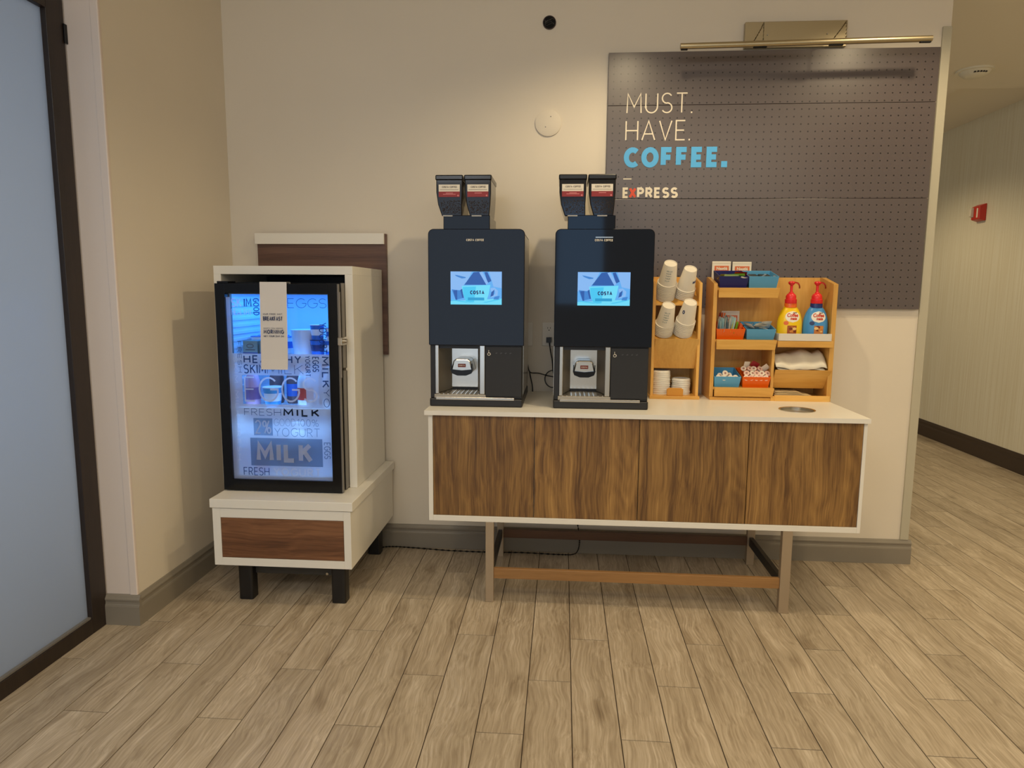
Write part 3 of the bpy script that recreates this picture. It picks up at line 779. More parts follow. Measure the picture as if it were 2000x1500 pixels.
        lb2 = obj('label_band', B().box(ha + .012, hb - .012, y0h - .0022, y0h - .0005, 1.834, 1.858), mat('label_red', (150, 40, 44), .5), hp)
        bq = B(); lettering(bq, 'COSTA COFFEE', .0085, .0017, frontal(ha + .028, 1.874, y0h - .0024), gap=.16, width=.068)
        ribbon(bq.bm, [(ha + .018, 1.866), (hb - .018, 1.866)], .0012, frontal(0, 0, y0h - .0024))
        obj('lettering', bq, mat('print_dark', (70, 50, 40), .5), hp, flat_n=False)
        bq = B(); bq.cyl((hb - .020, y0h - .0025, 1.840), (hb - .020, y0h - .0022, 1.840), .004, 12)
        ribbon(bq.bm, [(ha + .045, 1.851), (ha + .078, 1.851)], .003, frontal(0, 0, y0h - .0024))
        if k == 0: ribbon(bq.bm, [(ha + .032, 1.846), (ha + .090, 1.846)], .003, frontal(0, 0, y0h - .0024))
        obj('label_print', bq, mat('print_pink', (216, 130, 130), .5), hp, flat_n=False)
    return t
machine(-.596, 'black coffee machine with two bean hoppers, nearer the fridge')
m2 = machine(-.034, 'black coffee machine with two bean hoppers, next to the paper cup rack')
# thin steel strip above the logo on the second machine
obj('steel_strip', B().box(.137, .212, 3.062, 3.0635, 1.6415, 1.645), STEEL, m2)

# cords
tag(obj('plug_cord', B().box(-.083, -.057, 3.585, 3.619, 1.146, 1.172).tube([(-.068, 3.60, 1.150), (-.060, 3.595, 1.10), (-.050, 3.59, 1.05), (-.046, 3.585, 1.0), (-.035, 3.58, .97), (-.02, 3.575, .95)], .0045, 8), CORD, None, smooth=True),
    'black plug and cord hanging from the duplex outlet', 'cord')
tag(obj('power_cord', B().tube([(-.185, 3.575, 1.06), (-.178, 3.575, 1.03), (-.165, 3.58, .99), (-.12, 3.585, .985), (-.07, 3.585, .972), (-.03, 3.58, .965), (.0, 3.575, .95)], .0048, 8)
    .tube([(-.168, 3.58, .99), (-.160, 3.575, .955), (-.152, 3.57, .92), (-.150, 3.56, .892)], .005, 8), CORD, None, smooth=True), 'black power cord looped behind the left coffee machine', 'cord')
lp = [(-.045 + .042 * math.cos(a), 3.57, .958 + .045 * math.sin(a)) for a in [k * PI / 6 for k in range(2, 11)]]
tag(obj('coiled_cord', B().tube(lp, .0045, 8), CORD, None, smooth=True), 'coil of black cord beside the right coffee machine', 'cord')
tag(obj('floor_cord', B().tube([(-1.0, 3.52, .02), (-.93, 3.585, .012), (-.8, 3.595, .006), (-.6, 3.575, .005), (-.4, 3.57, .005), (-.2, 3.58, .005), (.0, 3.57, .005), (.08, 3.58, .006), (.105, 3.592, .03), (.11, 3.60, .09), (.09, 3.60, .2), (.04, 3.60, .32)], .0045, 8), CORD, None, smooth=True),
    'black cord running along the floor under the sideboard', 'cord')

# ------------------------------------------------------------------ paper cup rack
t = thing('cup_rack', 'narrow light wood rack holding paper cups and lids', 'rack', (.557, 3.52, .886))
RY0, RY1 = 3.425, 3.615
cx0, cx1 = .439, .673
def side(x0, x1, ya, yb, zf, zb, yt=None):
    yt = ya if yt is None else yt
    return B().prism([(ya, .90), (yb, .90), (yb, zb), (yb - .03, zb), (yt, zf)], 'X', x0, x1)
obj('base', B().box(cx0 - .004, cx1 + .006, RY0 - .012, RY1, .886, .902), BIRCH_H, t, bevel=.002)
obj('side_panel', side(cx0, cx0 + .014, RY0, RY1, 1.455, 1.487), BIRCH, t, bevel=.0015)
obj('side_panel', side(cx1 - .014, cx1, RY0, RY1, 1.455, 1.487), BIRCH, t, bevel=.0015)
obj('back_panel', B().box(cx0 + .014, cx1 - .014, RY1 - .010, RY1, .902, 1.487), BIRCH, t)
for zz in (1.355, 1.181):
    obj('shelf', B().hexa([(cx0 + .014, RY0 + .002, zz - .009), (cx1 - .014, RY0 + .002, zz - .009), (cx1 - .014, RY1 - .01, zz + .098), (cx0 + .014, RY1 - .01, zz + .098)],
        [(cx0 + .014, RY0 + .002, zz), (cx1 - .014, RY0 + .002, zz), (cx1 - .014, RY1 - .01, zz + .107), (cx0 + .014, RY1 - .01, zz + .107)]), BIRCH_H, t)
obj('front_panel', B().hexa([(cx0 + .015, RY0 + .045, 1.034), (cx1 - .015, RY0 + .045, 1.034), (cx1 - .015, RY0 + .055, 1.034), (cx0 + .015, RY0 + .055, 1.034)],
    [(cx0 + .015, RY0 - .012, 1.184), (cx1 - .006, RY0 - .012, 1.184), (cx1 - .006, RY0 - .002, 1.184), (cx0 + .015, RY0 - .002, 1.184)]), BIRCH, t, bevel=.001)
obj('stop_tab', B().prism([(.520, .902), (.600, .902), (.600, .935), (.590, .941), (.530, .941), (.520, .935)], 'Y', RY0 - .004, RY0 + .006), mat('tab_wood', (206, 142, 46), .4), t, bevel=.002)

def make_cup(mprint):
    prof = [(.0285, .1035), (.0285, .1075), (.0302, .109), (.0310, .1075), (.0432, .0045), (.0470, .0040), (.0480, .0020), (.0465, 0), (.0420, 0), (.0424, .003), (.0290, .1030), (.0005, .1030)]
    return prof
cup_mesh = None
def cup(loc, tilt, label, group=None, printed=None):
    """upside-down paper cup: a thing with wall, print"""
    global cup_mesh
    if cup_mesh is None:
        b = B(); b.lathe(make_cup(0), 0, 0, 28, cap=False); b.lathe([(.0290, .1042), (.0002, .1042)], 0, 0, 28, cap=False)
        bmesh.ops.recalc_face_normals(b.bm, faces=b.bm.faces)
        cup_mesh = bpy.data.meshes.new('paper_cup'); b.bm.to_mesh(cup_mesh); b.bm.free(); cup_mesh.materials.append(PAPER)
        for p in cup_mesh.polygons: p.use_smooth = True
    o = bpy.data.objects.new('paper_cup', cup_mesh); C.objects.link(o); o.location = loc; o.rotation_euler = tilt
    md = o.modifiers.new('es', 'EDGE_SPLIT'); md.split_angle = math.radians(40)
    tag(o, label, 'cup', group); ORG[o] = Vector((0, 0, 0))
    if printed:
        b = B()
        def wrap(p, a0, zz):   # p.x along circumference, p.y up
            z = zz + p.y; r = .0437 - (z / .108) * .0125 + .0006
            a = a0 + p.x / .040
            return (r * math.sin(a), -r * math.cos(a), z)
        if printed == 'lines':
            for k, (w_, h_) in enumerate(((.030, .007), (.026, .006), (.028, .006), (.024, .006), (.022, .005))):
                s_ = ['HELLO', 'MAKE', 'TODAY', 'YOUR', 'CUP'][k]
                lettering(b, s_, h_, .0013, lambda p, k=k: wrap(p, -.5, .080 - k * .0125), gap=.2, width=w_)
            m_ = mat('cup_print_teal', (128, 150, 150), .6)
        elif printed == 'blue':
            lettering(b, 'E', .022, .006, lambda p: wrap(Vector((p.y, .018 - p.x)), .55, .040), width=.016); m_ = mat('cup_print_navy', (44, 62, 112), .6)
        else:
            lettering(b, 'O', .02, .005, lambda p: wrap(p, -.95, .055), width=.014); m_ = mat('cup_print_navy', (44, 62, 112), .6)
        obj('print', b, m_, o, flat_n=False)
    return o
STK = [((.500, 3.475, 1.386), (.60, .05, 0), 9, .0095, 'upper left', 'lines'), ((.594, 3.490, 1.386), (.60, .10, 0), 6, .0095, 'upper right', 'blue'),
       ((.497, 3.470, 1.212), (.60, .08, 0), 6, .0095, 'lower left', 'lines'), ((.593, 3.470, 1.212), (.60, .10, 0), 8, .0095, 'lower right', 'dot')]
LBL = {'upper left': 'topmost cup with text in the tall upper left stack of the cup rack',
       'upper right': 'topmost cup with a navy letter in the upper right stack of the cup rack',
       'lower left': 'topmost cup with text in the lower left stack of the cup rack',
       'lower right': 'topmost cup with a curved navy mark in the lower right stack of the cup rack'}
for loc, rot, n, dz, pos, pr in STK:
    ax = Matrix.Rotation(rot[1], 3, 'Y') @ Matrix.Rotation(rot[0], 3, 'X') @ Vector((0, 0, 1))
    for k in range(n + 1):
        l = Vector(loc) + ax * (k * dz)
        if k == n: cup(l, rot, LBL[pos], 'paper cups in the rack', pr)
        else: cup(l, rot, 'white paper cup nested under the top cup of the %s stack' % pos, 'nested cups in the %s stack' % pos)
# lids
LID = mat('lid_white', (236, 234, 226), .35)
lm = None
def lid(loc, label, group):
    global lm
    if lm is None:
        b = B(); b.lathe([(.0455, 0), (.047, .001), (.047, .0045), (.0445, .0055), (.044, .0105), (.042, .012), (.038, .012), (.036, .009), (.0005, .009)], 0, 0, 28, cap=False); b.lathe([(.0455, 0), (.0005, 0)], 0, 0, 28, cap=False)
        bmesh.ops.recalc_face_normals(b.bm, faces=b.bm.faces)
        lm = bpy.data.meshes.new('cup_lid'); b.bm.to_mesh(lm); b.bm.free(); lm.materials.append(LID)
        for p in lm.polygons: p.use_smooth = True
    o = bpy.data.objects.new('cup_lid', lm); C.objects.link(o); o.location = loc
    md = o.modifiers.new('es', 'EDGE_SPLIT'); md.split_angle = math.radians(40)
    tag(o, label, 'lid', group)
for k in range(12): lid((.5005 + random.uniform(-.001, .001), 3.500, .902 + k * .0098), 'topmost white plastic lid of the taller lid stack in the cup rack' if k == 11 else 'white plastic lid inside the taller lid stack, left in the rack', 'lids in the taller stack')
for k in range(8): lid((.600 + random.uniform(-.0015, .0015), 3.500, .902 + k * .0098), 'topmost white plastic lid of the shorter lid stack in the cup rack' if k == 7 else 'white plastic lid inside the shorter lid stack, right in the rack', 'lids in the shorter stack')

# ------------------------------------------------------------------ condiment organizer
t = thing('condiment_rack', 'wide light wood rack with shelves of condiment bins and creamer bottles', 'rack', (1.02, 3.52, .886))
qx0, qx1, qm0, qm1 = .727, 1.310, 1.020, 1.034
obj('base', B().box(qx0, qx1 - .004, RY0 - .010, RY1, .886, .900), BIRCH_H, t, bevel=.002)
obj('side_panel', side(qx0, qx0 + .018, RY0, RY1, 1.453, 1.487), BIRCH, t, bevel=.0015)
obj('side_panel', side(qx1 - .022, qx1, RY0, RY1, 1.453, 1.487), BIRCH, t, bevel=.0015)
obj('back_panel', B().box(qx0 + .018, qx1 - .022, RY1 - .010, RY1, .900, 1.487), BIRCH, t)
obj('divider', B().box(qm0, qm1, RY0 + .005, RY1 - .01, .900, 1.150), BIRCH, t, bevel=.0015)
SL = .21
def sloped(o, zs):
    P = Matrix.Translation((0, RY0, zs))
    o.matrix_basis = P @ Matrix.Rotation(SL, 4, 'X') @ P.inverted() @ o.matrix_basis
    return o
def shelf_l(z0, z1):   # z0: bottom of front lip, z1: top; shelf surface sits near the lip top
    dz = (RY1 - .01 - RY0) * math.tan(SL)
    obj('shelf', B().hexa([(qx0 + .018, RY0, z1 - .012), (1.030, RY0, z1 - .012), (1.030, RY1 - .01, z1 - .012 + dz), (qx0 + .018, RY1 - .01, z1 - .012 + dz)],
        [(qx0 + .018, RY0, z1 - .003), (1.030, RY0, z1 - .003), (1.030, RY1 - .01, z1 - .003 + dz), (qx0 + .018, RY1 - .01, z1 - .003 + dz)]), BIRCH_H, t)
    obj('front_lip', B().hexa([(qx0 + .022, RY0 - .014, z0), (1.028, RY0 - .014, z0), (1.028, RY0 - .004, z0), (qx0 + .022, RY0 - .004, z0)],
        [(qx0 + .020, RY0 - .022, z1), (1.033, RY0 - .022, z1), (1.033, RY0 - .010, z1), (qx0 + .020, RY0 - .010, z1)]), BIRCH_H, t, bevel=.0012)
ZL = [(1.386, 1.433), (1.136, 1.184), (.905, .949)]
for a, c in ZL: shelf_l(a, c)
obj('shelf', B().box(1.034, qx1 - .022, RY0, RY1 - .01, 1.168, 1.178), BIRCH_H, t)
obj('front_lip', B().box(1.040, qx1 - .010, RY0 - .012, RY0, 1.150, 1.181), BIRCH_H, t, bevel=.001)
obj('front_panel', B().hexa([(1.036, RY0 + .045, .944), (qx1 - .024, RY0 + .045, .944), (qx1 - .024, RY0 + .055, .944), (1.036, RY0 + .055, .944)],
    [(1.036, RY0 - .018, 1.040), (qx1 - .010, RY0 - .018, 1.040), (qx1 - .010, RY0 - .006, 1.040), (1.036, RY0 - .006, 1.040)]), BIRCH_H, t, bevel=.001)
obj('shelf', B().box(1.034, qx1 - .022, RY0 + .05, RY1 - .01, .944, .952), BIRCH_H, t)
obj('front_lip', B().box(1.038, qx1 - .010, RY0 - .014, RY0, .886, .914), BIRCH_H, t, bevel=.001)
obj('lip_block', B().box(1.020, 1.038, RY0 - .012, RY0 - .002, .886, .910), BIRCH_H, t)

_before = set(bpy.data.objects)
def bin_(x0, x1, z0, h, m, label, y0=RY0 + .003, dep=.150, tap=.006):
    """open tapered box"""
    x0i, x1i = x0 + .0025, x1 - .0025; bm = B(); y1 = y0 + dep
    def ring(ins, z, tp): return [(x0 + ins + tp, y0 + ins + tp, z), (x1 - ins - tp, y0 + ins + tp, z), (x1 - ins - tp, y1 - ins - tp, z), (x0 + ins + tp, y1 - ins - tp, z)]
    R_ = [ring(0, z0, tap), ring(0, z0 + h, 0), ring(.0028, z0 + h, 0), ring(.0028, z0 + .003, tap)]
    V = [[bm.bm.verts.new(p) for p in r] for r in R_]
    bm.bm.faces.new(V[0][::-1]); bm.bm.faces.new(V[3])
    for a, c in zip(V, V[1:]):
        for i in range(4): bm.bm.faces.new((a[i], a[(i + 1) % 4], c[(i + 1) % 4], c[i]))
    return tag(obj('bin', bm, m, None, bevel=.001), label, 'bin', 'bins in the condiment rack')
zt, zm, zb = 1.4305, 1.1815, .9465
bin_(.750, .889, zt, .058, NAVY, 'navy bin of tea packets on the top shelf')
bin_(.8895, 1.030, zt, .058, SKY, 'sky blue bin on the top shelf beside the navy bin')
bin_(.747, .885, zm, .054, ORANGE, 'orange bin of sugar packets on the middle shelf')
bin_(.8905, 1.030, zm, .054, SKY, 'sky blue bin of white packets on the middle shelf')
bin_(.746, .876, zb, .056, SKY, 'sky blue bin of creamer cups on the bottom shelf')
bin_(.882, 1.017, zb, .056, ORANGE, 'orange bin of pink creamer cups on the bottom shelf')

def packet(x, y, z, w, h, yaw, pitch, roll, m, label, group, cat='packet', th=.003, name='packet', m2=None):
    b = B()
    n = 4
    for s in (1, -1):
        V = [[b.bm.verts.new((w * (i / n - .5), s * th / 2 * math.sin(PI * i / n) , h * (j / n - .5) + .0004 * s)) for i in range(n + 1)] for j in range(n + 1)]
        for j in range(n):
            for i in range(n): b.bm.faces.new((V[j][i], V[j][i + 1], V[j + 1][i + 1], V[j + 1][i]))
    bmesh.ops.rotate(b.bm, verts=b.bm.verts, matrix=Matrix.Rotation(yaw, 3, 'Z') @ Matrix.Rotation(pitch, 3, 'X') @ Matrix.Rotation(roll, 3, 'Y'), cent=(0, 0, 0))
    bmesh.ops.translate(b.bm, verts=b.bm.verts, vec=(x, y, z))
    o = obj(name, b, m, None, smooth=False)
    tag(o, label, cat, group)
    return o
GREENP = mat('packet_green', (120, 190, 60), .4); YELP = mat('packet_yellow', (226, 200, 60), .4); REDP = mat('packet_red', (150, 30, 36), .4)
WHP = mat('packet_white', (232, 232, 228), .45); PALEB = mat('packet_pale_blue', (170, 205, 215), .45); ORP = mat('packet_orange', (232, 110, 50), .4)
# tea packets
packet(.800, 3.46, zt + .048, .10, .05, .08, .9, .10, YELP, 'yellow tea packet lying at the back of the navy bin', 'tea packets')
packet(.835, 3.445, zt + .052, .075, .05, -.15, .8, -.15, GREENP, 'bright green tea packet in the middle of the navy bin', 'tea packets')
packet(.805, 3.437, zt + .047, .07, .045, .05, .5, .03, mat('packet_light_green', (168, 200, 130), .4), 'pale green tea packet at the front of the navy bin', 'tea packets')
packet(.856, 3.475, zt + .052, .06, .05, .05, .6, .05, REDP, 'dark red tea packet in the right back of the navy bin', 'tea packets')
packet(.866, 3.432, zt + .046, .035, .02, .0, .5, .2, WHP, 'small white packet at the right front of the navy bin', 'tea packets')
# light blue top bin content
TEAB = mat('teabox_dark', (52, 50, 36), .4)
for k, xx in enumerate((.925, .985)):
    b = B().box(xx - .024, xx + .028, 3.45, 3.555, zt + .008, zt + .046)
    tag(obj('tea_sachet_pack', b, TEAB, None, bevel=.003), 'dark olive pack at the %s of the upper sky blue bin' % ('left' if not k else 'right'), 'packet', 'packs in the upper sky blue bin')
packet(.955, 3.45, zt + .05, .012, .045, .2, .6, .5, WHP, 'thin white stirrer packet leaning across the upper sky blue bin', 'tea packets')
packet(1.010, 3.45, zt + .046, .012, .03, .0, .5, .1, WHP, 'short white packet at the right end of the upper sky blue bin', 'tea packets')
# sugar packets, standing in the orange bin
rnd = random.Random(3)
for k in range(13):
    x = .758 + k * .0062; y = 3.445 + rnd.uniform(0, .05)
    c = (WHP, PALEB, WHP, PALEB, WHP)[k % 5]
    packet(x, y, zm + .066 + rnd.uniform(-.006, .008), .045, .068, PI / 2 + rnd.uniform(-.5, .3), rnd.uniform(-.2, .2), rnd.uniform(-.2, .15), c, ('white' if c is WHP else 'pale blue') + ' sugar packet standing upright in the left of the middle orange bin', ('white' if c is WHP else 'pale blue') + ' sugar packets in the orange bin')
for k in range(3):
    packet(.772 + .01 * k, 3.50 - .005 * k, zm + .084, .030, .066, PI / 2 - .5, .0, .1, (REDP, ORP, ORP)[k], ('dark red', 'orange', 'orange')[k] + ' sugar packet at the back left of the middle orange bin', 'red sugar packets at the back')
for k in range(5):
    packet(.832 + k * .0085, 3.455 + .012 * (k % 2), zm + .058 - .004 * k, .045, .062, PI / 2 - .6, 0, .5, (YELP, YELP, GREENP, ORP, ORP)[k], ('yellow', 'yellow', 'green', 'orange', 'orange')[k] + ' sweetener packet leaning in the right of the middle orange bin', 'sweetener packets on the right of the orange bin')
# white packets in middle blue bin
for k in range(11):
    packet(.915 + rnd.uniform(0, .08), 3.45 + rnd.uniform(0, .07), zm + .044 + .002 * k, .05, .055, rnd.uniform(-1, 1), 1.1 + rnd.uniform(-.4, .3), rnd.uniform(-.4, .4), WHP, 'crumpled white sweetener packet heaped in the middle sky blue bin', 'white packets in the middle sky blue bin')
def pod(x, y, z, m, label, group, tilt=(0, 0)):
    t_ = thing('creamer_cup', label, 'creamer', (x, y, z), group)
    M = Matrix.Rotation(tilt[0], 3, 'X') @ Matrix.Rotation(tilt[1], 3, 'Y')
    b = B()
    for (prof) in ([(.0085, 0), (.0115, .013), (.0135, .0135)],):
        b.lathe(prof, 0, 0, 16, M=M)
    bmesh.ops.translate(b.bm, verts=b.bm.verts, vec=(x, y, z)); obj('tub', b, WHP, t_, smooth=True)
    b = B(); b.lathe([(.0138, .0137), (.0142, .0143), (.0006, .0150)], 0, 0, 16, M=M); bmesh.ops.translate(b.bm, verts=b.bm.verts, vec=(x, y, z)); obj('foil', b, m, t_, smooth=True)
    b = B(); b.lathe([(.0055, .0151), (.0006, .0153)], 0, 0, 10, M=M); bmesh.ops.translate(b.bm, verts=b.bm.verts, vec=(x, y, z)); obj('foil_print', b, mat('foil_print', (168, 120, 110), .5), t_)
FOILP = mat('foil_pink', (236, 196, 180), .4); FOILW = mat('foil_cream', (238, 224, 206), .4)
pods = [(.768, 3.45, 0), (.795, 3.448, 0), (.826, 3.450, 0), (.852, 3.452, 0), (.803, 3.472, .016), (.780, 3.48, 0), (.83, 3.482, .002)]
for x, y, dz in pods: pod(x, y, zb + .040 + dz, FOILW, 'white creamer cup in the lower left sky blue bin', 'creamer cups in the lower sky blue bin', (1.0, rnd.uniform(-.3, .3)))
for row in range(3):
    for k in range(5 - (row == 2)):
        pod(.902 + k * .024 + .008 * (row % 2) + rnd.uniform(-.002, .002), 3.448 + row * .022, zb + .042 + row * .014, FOILP if (row + k) % 2 else FOILW, ('pink' if (row + k) % 2 else 'cream') + ' foil creamer cup in the %s of the lower orange bin' % ('front row', 'middle row', 'top row')[row], ('pink' if (row + k) % 2 else 'cream') + ' creamers, ' + ('front', 'middle', 'top')[row] + ' row', (1.0 - .2 * row, rnd.uniform(-.4, .4)))
packet(.918, 3.51, zb + .094, .03, .03, .2, .1, .1, FOILW, 'square cream packet standing behind the creamers in the lower orange bin', 'packets behind the creamers')
packet(.955, 3.505, zb + .096, .04, .03, -.1, .2, .5, REDP, 'red tipped packet behind the creamers in the lower orange bin', 'packets behind the creamers')
packet(1.003, 3.49, zb + .085, .03, .035, -.1, .2, .8, FOILW, 'tilted cream packet at the right end of the lower orange bin', 'packets behind the creamers')

for o_ in [q for q in bpy.data.objects if q not in _before and q.parent is None]:
    zc_ = o_.location.z
    sloped(o_, zt if zc_ > zt - .01 else (zm if zc_ > zm - .01 else zb))
def cocoa(x0, x1, z0, z1, y, label):
    t_ = thing('cocoa_packet', label, 'packet', ((x0 + x1) / 2, y, z0), 'hot cocoa packets')
    obj('pouch', B().box(x0, x1, y - .006, y, z0, z1), PAPER, t_, bevel=.002)
    mw = x1 - x0
    obj('orange_field', B().box(x0 + .012, x1 - .010, y - .0068, y - .006, z0 + .01, z1 - .022), mat('cocoa_orange', (222, 116, 70), .5), t_)
    obj('seal_line', B().box(x0 + .002, x1 - .002, y - .0066, y - .006, z1 - .010, z1 - .0085), mat('seal', (205, 196, 178), .6), t_)
    bm = font_mesh('Nestlé', .020, offset=.0008, width=mw * .58)
    for v in bm.verts: v.co = Vector((x0 + .022 + v.co.x, y - .0072, z1 - .042 + v.co.y))
    obj('lettering', bm, LETTER, t_, flat_n=False)
    obj('small_print', B().box(x0 + .02, x1 - .02, y - .0071, y - .0068, z1 - .052, z1 - .049), LETTER, t_)
cocoa(.749, .842, zt + .034, 1.566, 3.600, 'white cocoa packet with orange panel, left of the pair above the rack')
cocoa(.850, .944, zt + .034, 1.564, 3.600, 'white cocoa packet with orange panel, right of the pair above the rack')
cocoa(.806, .896, zm + .034, 1.318, 3.598, 'white cocoa packet with orange panel behind the middle orange bin')

# tray + bottles
bt = B(); z0 = 1.178
bt.box(1.046, 1.286, RY0 - .010, RY1 - .020, z0 + .003, z0 + .006)
for a in ((1.042, 1.046, RY0 - .014, RY1 - .016), (1.286, 1.290, RY0 - .014, RY1 - .016), (1.046, 1.286, RY0 - .014, RY0 - .010), (1.046, 1.286, RY1 - .020, RY1 - .016)): bt.box(*a, z0 + .0035, z0 + .038)
tag(obj('bottle_tray', bt, mat('tray_white', (226, 220, 210), .4), None, bevel=.001), 'shallow white tray under the two pump bottles', 'tray')
def bottle(cx, cy, z0, bodyc, neckc, label, imgc, second):
    t_ = thing('pump_bottle', label, 'bottle', (cx, cy, z0), 'creamer pump bottles')
    H = .150 / .15
    pr = [(.046, 0), (.055, .004), (.0585, .02), (.0595, .05), (.0590, .08), (.0555, .105), (.0475, .130), (.0375, .148), (.0300, .158), (.0280, .166)]
    SY = .62
    obj('bottle_body', B().lathe(pr, cx, cy, 40, SY, Matrix.Translation((0, 0, z0)).to_3x3() if False else None), bodyc, t_, smooth=True) if False else None
    b = B(); b.lathe([(r, z0 + z) for r, z in pr], cx, cy, 40, SY); obj('bottle_body', b, bodyc, t_, smooth=True)
    b = B(); b.lathe([(.0290, z0 + .156), (.0285, z0 + .174), (.0275, z0 + .178)], cx, cy, 32, .8); obj('shoulder_wrap', b, neckc, t_, smooth=True)
    RP = mat('pump_red', (232, 44, 48), .3)
    b = B(); b.lathe([(.0265, z0 + .176), (.0275, z0 + .178), (.0275, z0 + .196), (.0240, z0 + .198), (.0240, z0 + .212), (.0175, z0 + .222), (.0105, z0 + .226), (.0090, z0 + .232)], cx, cy, 28); cl = obj('pump_collar', b, RP, t_, smooth=True)
    obj('pump_stem', B().cyl((cx, cy, z0 + .230), (cx, cy, z0 + .268), .0058, 14, .0068), RP, t_, smooth=True)
    b = B(); b.lathe([(.006, z0 + .262), (.013, z0 + .268), (.0165, z0 + .275), (.014, z0 + .281), (.004, z0 + .283)], cx, cy, 22); b.tube([(cx + .004, cy, z0 + .276), (cx + .022, cy - .003, z0 + .276), (cx + .034, cy - .004, z0 + .266), (cx + .037, cy - .004, z0 + .248)], .0055, 10)
    obj('pump_nozzle', b, RP, t_, smooth=True)
    def rad(z):
        for (r0, a), (r1, c) in zip(pr, pr[1:]):
            if a <= z <= c: return r0 + (r1 - r0) * (z - a) / (c - a)
        return pr[-1][0]
    def wrap(x, z, off):
        r = rad(z); q = max(0.0, 1 - (x / r) ** 2)
        return (cx + x, cy - SY * r * math.sqrt(q) - off, z0 + z)
    def patch(pts_fn, m, off, name, nu=10, nv=10):
        b = B(); V = [[b.bm.verts.new(wrap(*pts_fn(i / nu, j / nv), off)) for i in range(nu + 1)] for j in range(nv + 1)]
        for j in range(nv):
            for i in range(nu): b.bm.faces.new((V[j][i], V[j][i + 1], V[j + 1][i + 1], V[j + 1][i]))
        return obj(name, b, m, t_, flat_n=False)
    def ell(cx_, cz_, rx, rz):
        def fn(u, v):
            z = (v * 2 - 1) * .999; w = math.sqrt(1 - z * z); return (cx_ + (u * 2 - 1) * w * rx, cz_ + z * rz)
        return fn
    patch(ell(.004, .112, .034, .027), mat('label_white', (244, 240, 228), .4), .0006, 'label_oval')
    for s_, w_, zz, hh in (('Coffee', .052, .112, .024), ('mate', .032, .098, .018)):
        bm = font_mesh(s_, hh, shear=.15, offset=.0009, width=w_)
        for v in bm.verts: v.co = Vector(wrap(.004 - w_ / 2 + v.co.x + (.004 if s_ == 'mate' else 0), zz + v.co.y, .0013))
        obj('lettering', bm, mat('logo_red', (206, 66, 40), .4), t_, flat_n=False)
    b = B(); lettering(b, 'NESTLE' if False else 'N', .004, .001, lambda p: wrap(p.x + .012, .131 + p.y, .0013)); 
    bm = font_mesh('Nestlé', .006, offset=.0003, width=.018)
    for v in bm.verts: v.co = Vector(wrap(.006 + v.co.x, .130 + v.co.y, .0013))
    obj('brand_print', bm, mat('print_dark'), t_, flat_n=False); b.bm.free()
    patch(ell(-.026, .082, .011, .010), mat('seal_orange', (230, 110, 40), .4) if not second else mat('seal_navy', (40, 60, 110), .4), .0006, 'label_seal')
    # picture patch: drawn as a small group of plain food-coloured blocks
    patch(lambda u, v: (-.022 + u * .044 + (.006 if second else .002), .030 + v * .040), imgc, .0007, 'label_picture')
    for k in range(7):
        uu, vv, rr = rnd.uniform(-.016, .018), rnd.uniform(.038, .064), rnd.uniform(.006, .011)
        patch(ell(uu + .002, vv, rr, rr * .7), (mat('img_a', (214, 140, 60), .5), mat('img_b', (120, 50, 24), .5), mat('img_c', (240, 200, 130), .5))[k % 3], .0010 + .00015 * k, 'label_picture_detail', 5, 5)
bottle(1.104, 3.462, z0 + .006, mat('bottle_yellow', (250, 208, 24), .28), mat('wrap_orange', (240, 110, 30), .3), 'yellow pump bottle of coffee creamer with red pump', mat('img_base_a', (168, 84, 34), .5), False)
bottle(1.226, 3.462, z0 + .006, mat('bottle_blue', (72, 150, 214), .28), mat('wrap_navy', (36, 52, 120), .3), 'blue pump bottle of coffee creamer with red pump', mat('img_base_b', (206, 130, 60), .5), True)

# napkins / bag in the right compartments
def cloth(x0, x1, y0, y1, zf, amp, seed, nx=26, ny=10, th=.0):
    r = random.Random(seed); ph = [r.uniform(0, 6) for _ in range(6)]
    b = B(); V = []
    for j in range(ny + 1):
        row = []
        for i in range(nx + 1):
            u, v = i / nx, j / ny
            z = zf(u, v) + amp * (math.sin(7 * u + ph[0] + 3 * v) * .5 + math.sin(15 * u + ph[1] - 5 * v) * .3 + math.sin(27 * u + 9 * v + ph[2]) * .15)
            row.append(b.bm.verts.new((x0 + (x1 - x0) * u, y0 + (y1 - y0) * v, z)))
        V.append(row)
    for j in range(ny):
        for i in range(nx): b.bm.faces.new((V[j][i], V[j][i + 1], V[j + 1][i + 1], V[j + 1][i]))
    return b
BAG = mat('bag_white', (232, 226, 208), .35)
b = cloth(1.040, 1.282, RY0 - .004, RY1 - .02, lambda u, v: 1.046 + .070 * min(1, v * 2.2) ** .8 - .02 * v * v + .012 * math.sin(u * 3.0) * v + (.022 * max(0, 1 - abs(u - .92) * 9) + .014 * max(0, 1 - abs(u - .56) * 5)) * min(1, 2 * v), .010, 4)
o = obj('plastic_bag', b, BAG, None, smooth=True, flat_n=False); o.modifiers.new('sol', 'SOLIDIFY').thickness = .0015
tag(o, 'crumpled white plastic bag stuffed above the slanted wood panel', 'bag')
b = cloth(1.05, 1.275, RY0, RY1 - .05, lambda u, v: 1.040 + .034 * min(1, v * 2), .004, 9)
o = obj('plastic_sleeve', b, BAG, None, smooth=True, flat_n=False); o.modifiers.new('sol', 'SOLIDIFY').thickness = .0015
tag(o, 'folded clear plastic sleeve lying under the crumpled bag', 'bag')
NAP = mat('napkin_cream', (226, 204, 158), .7)
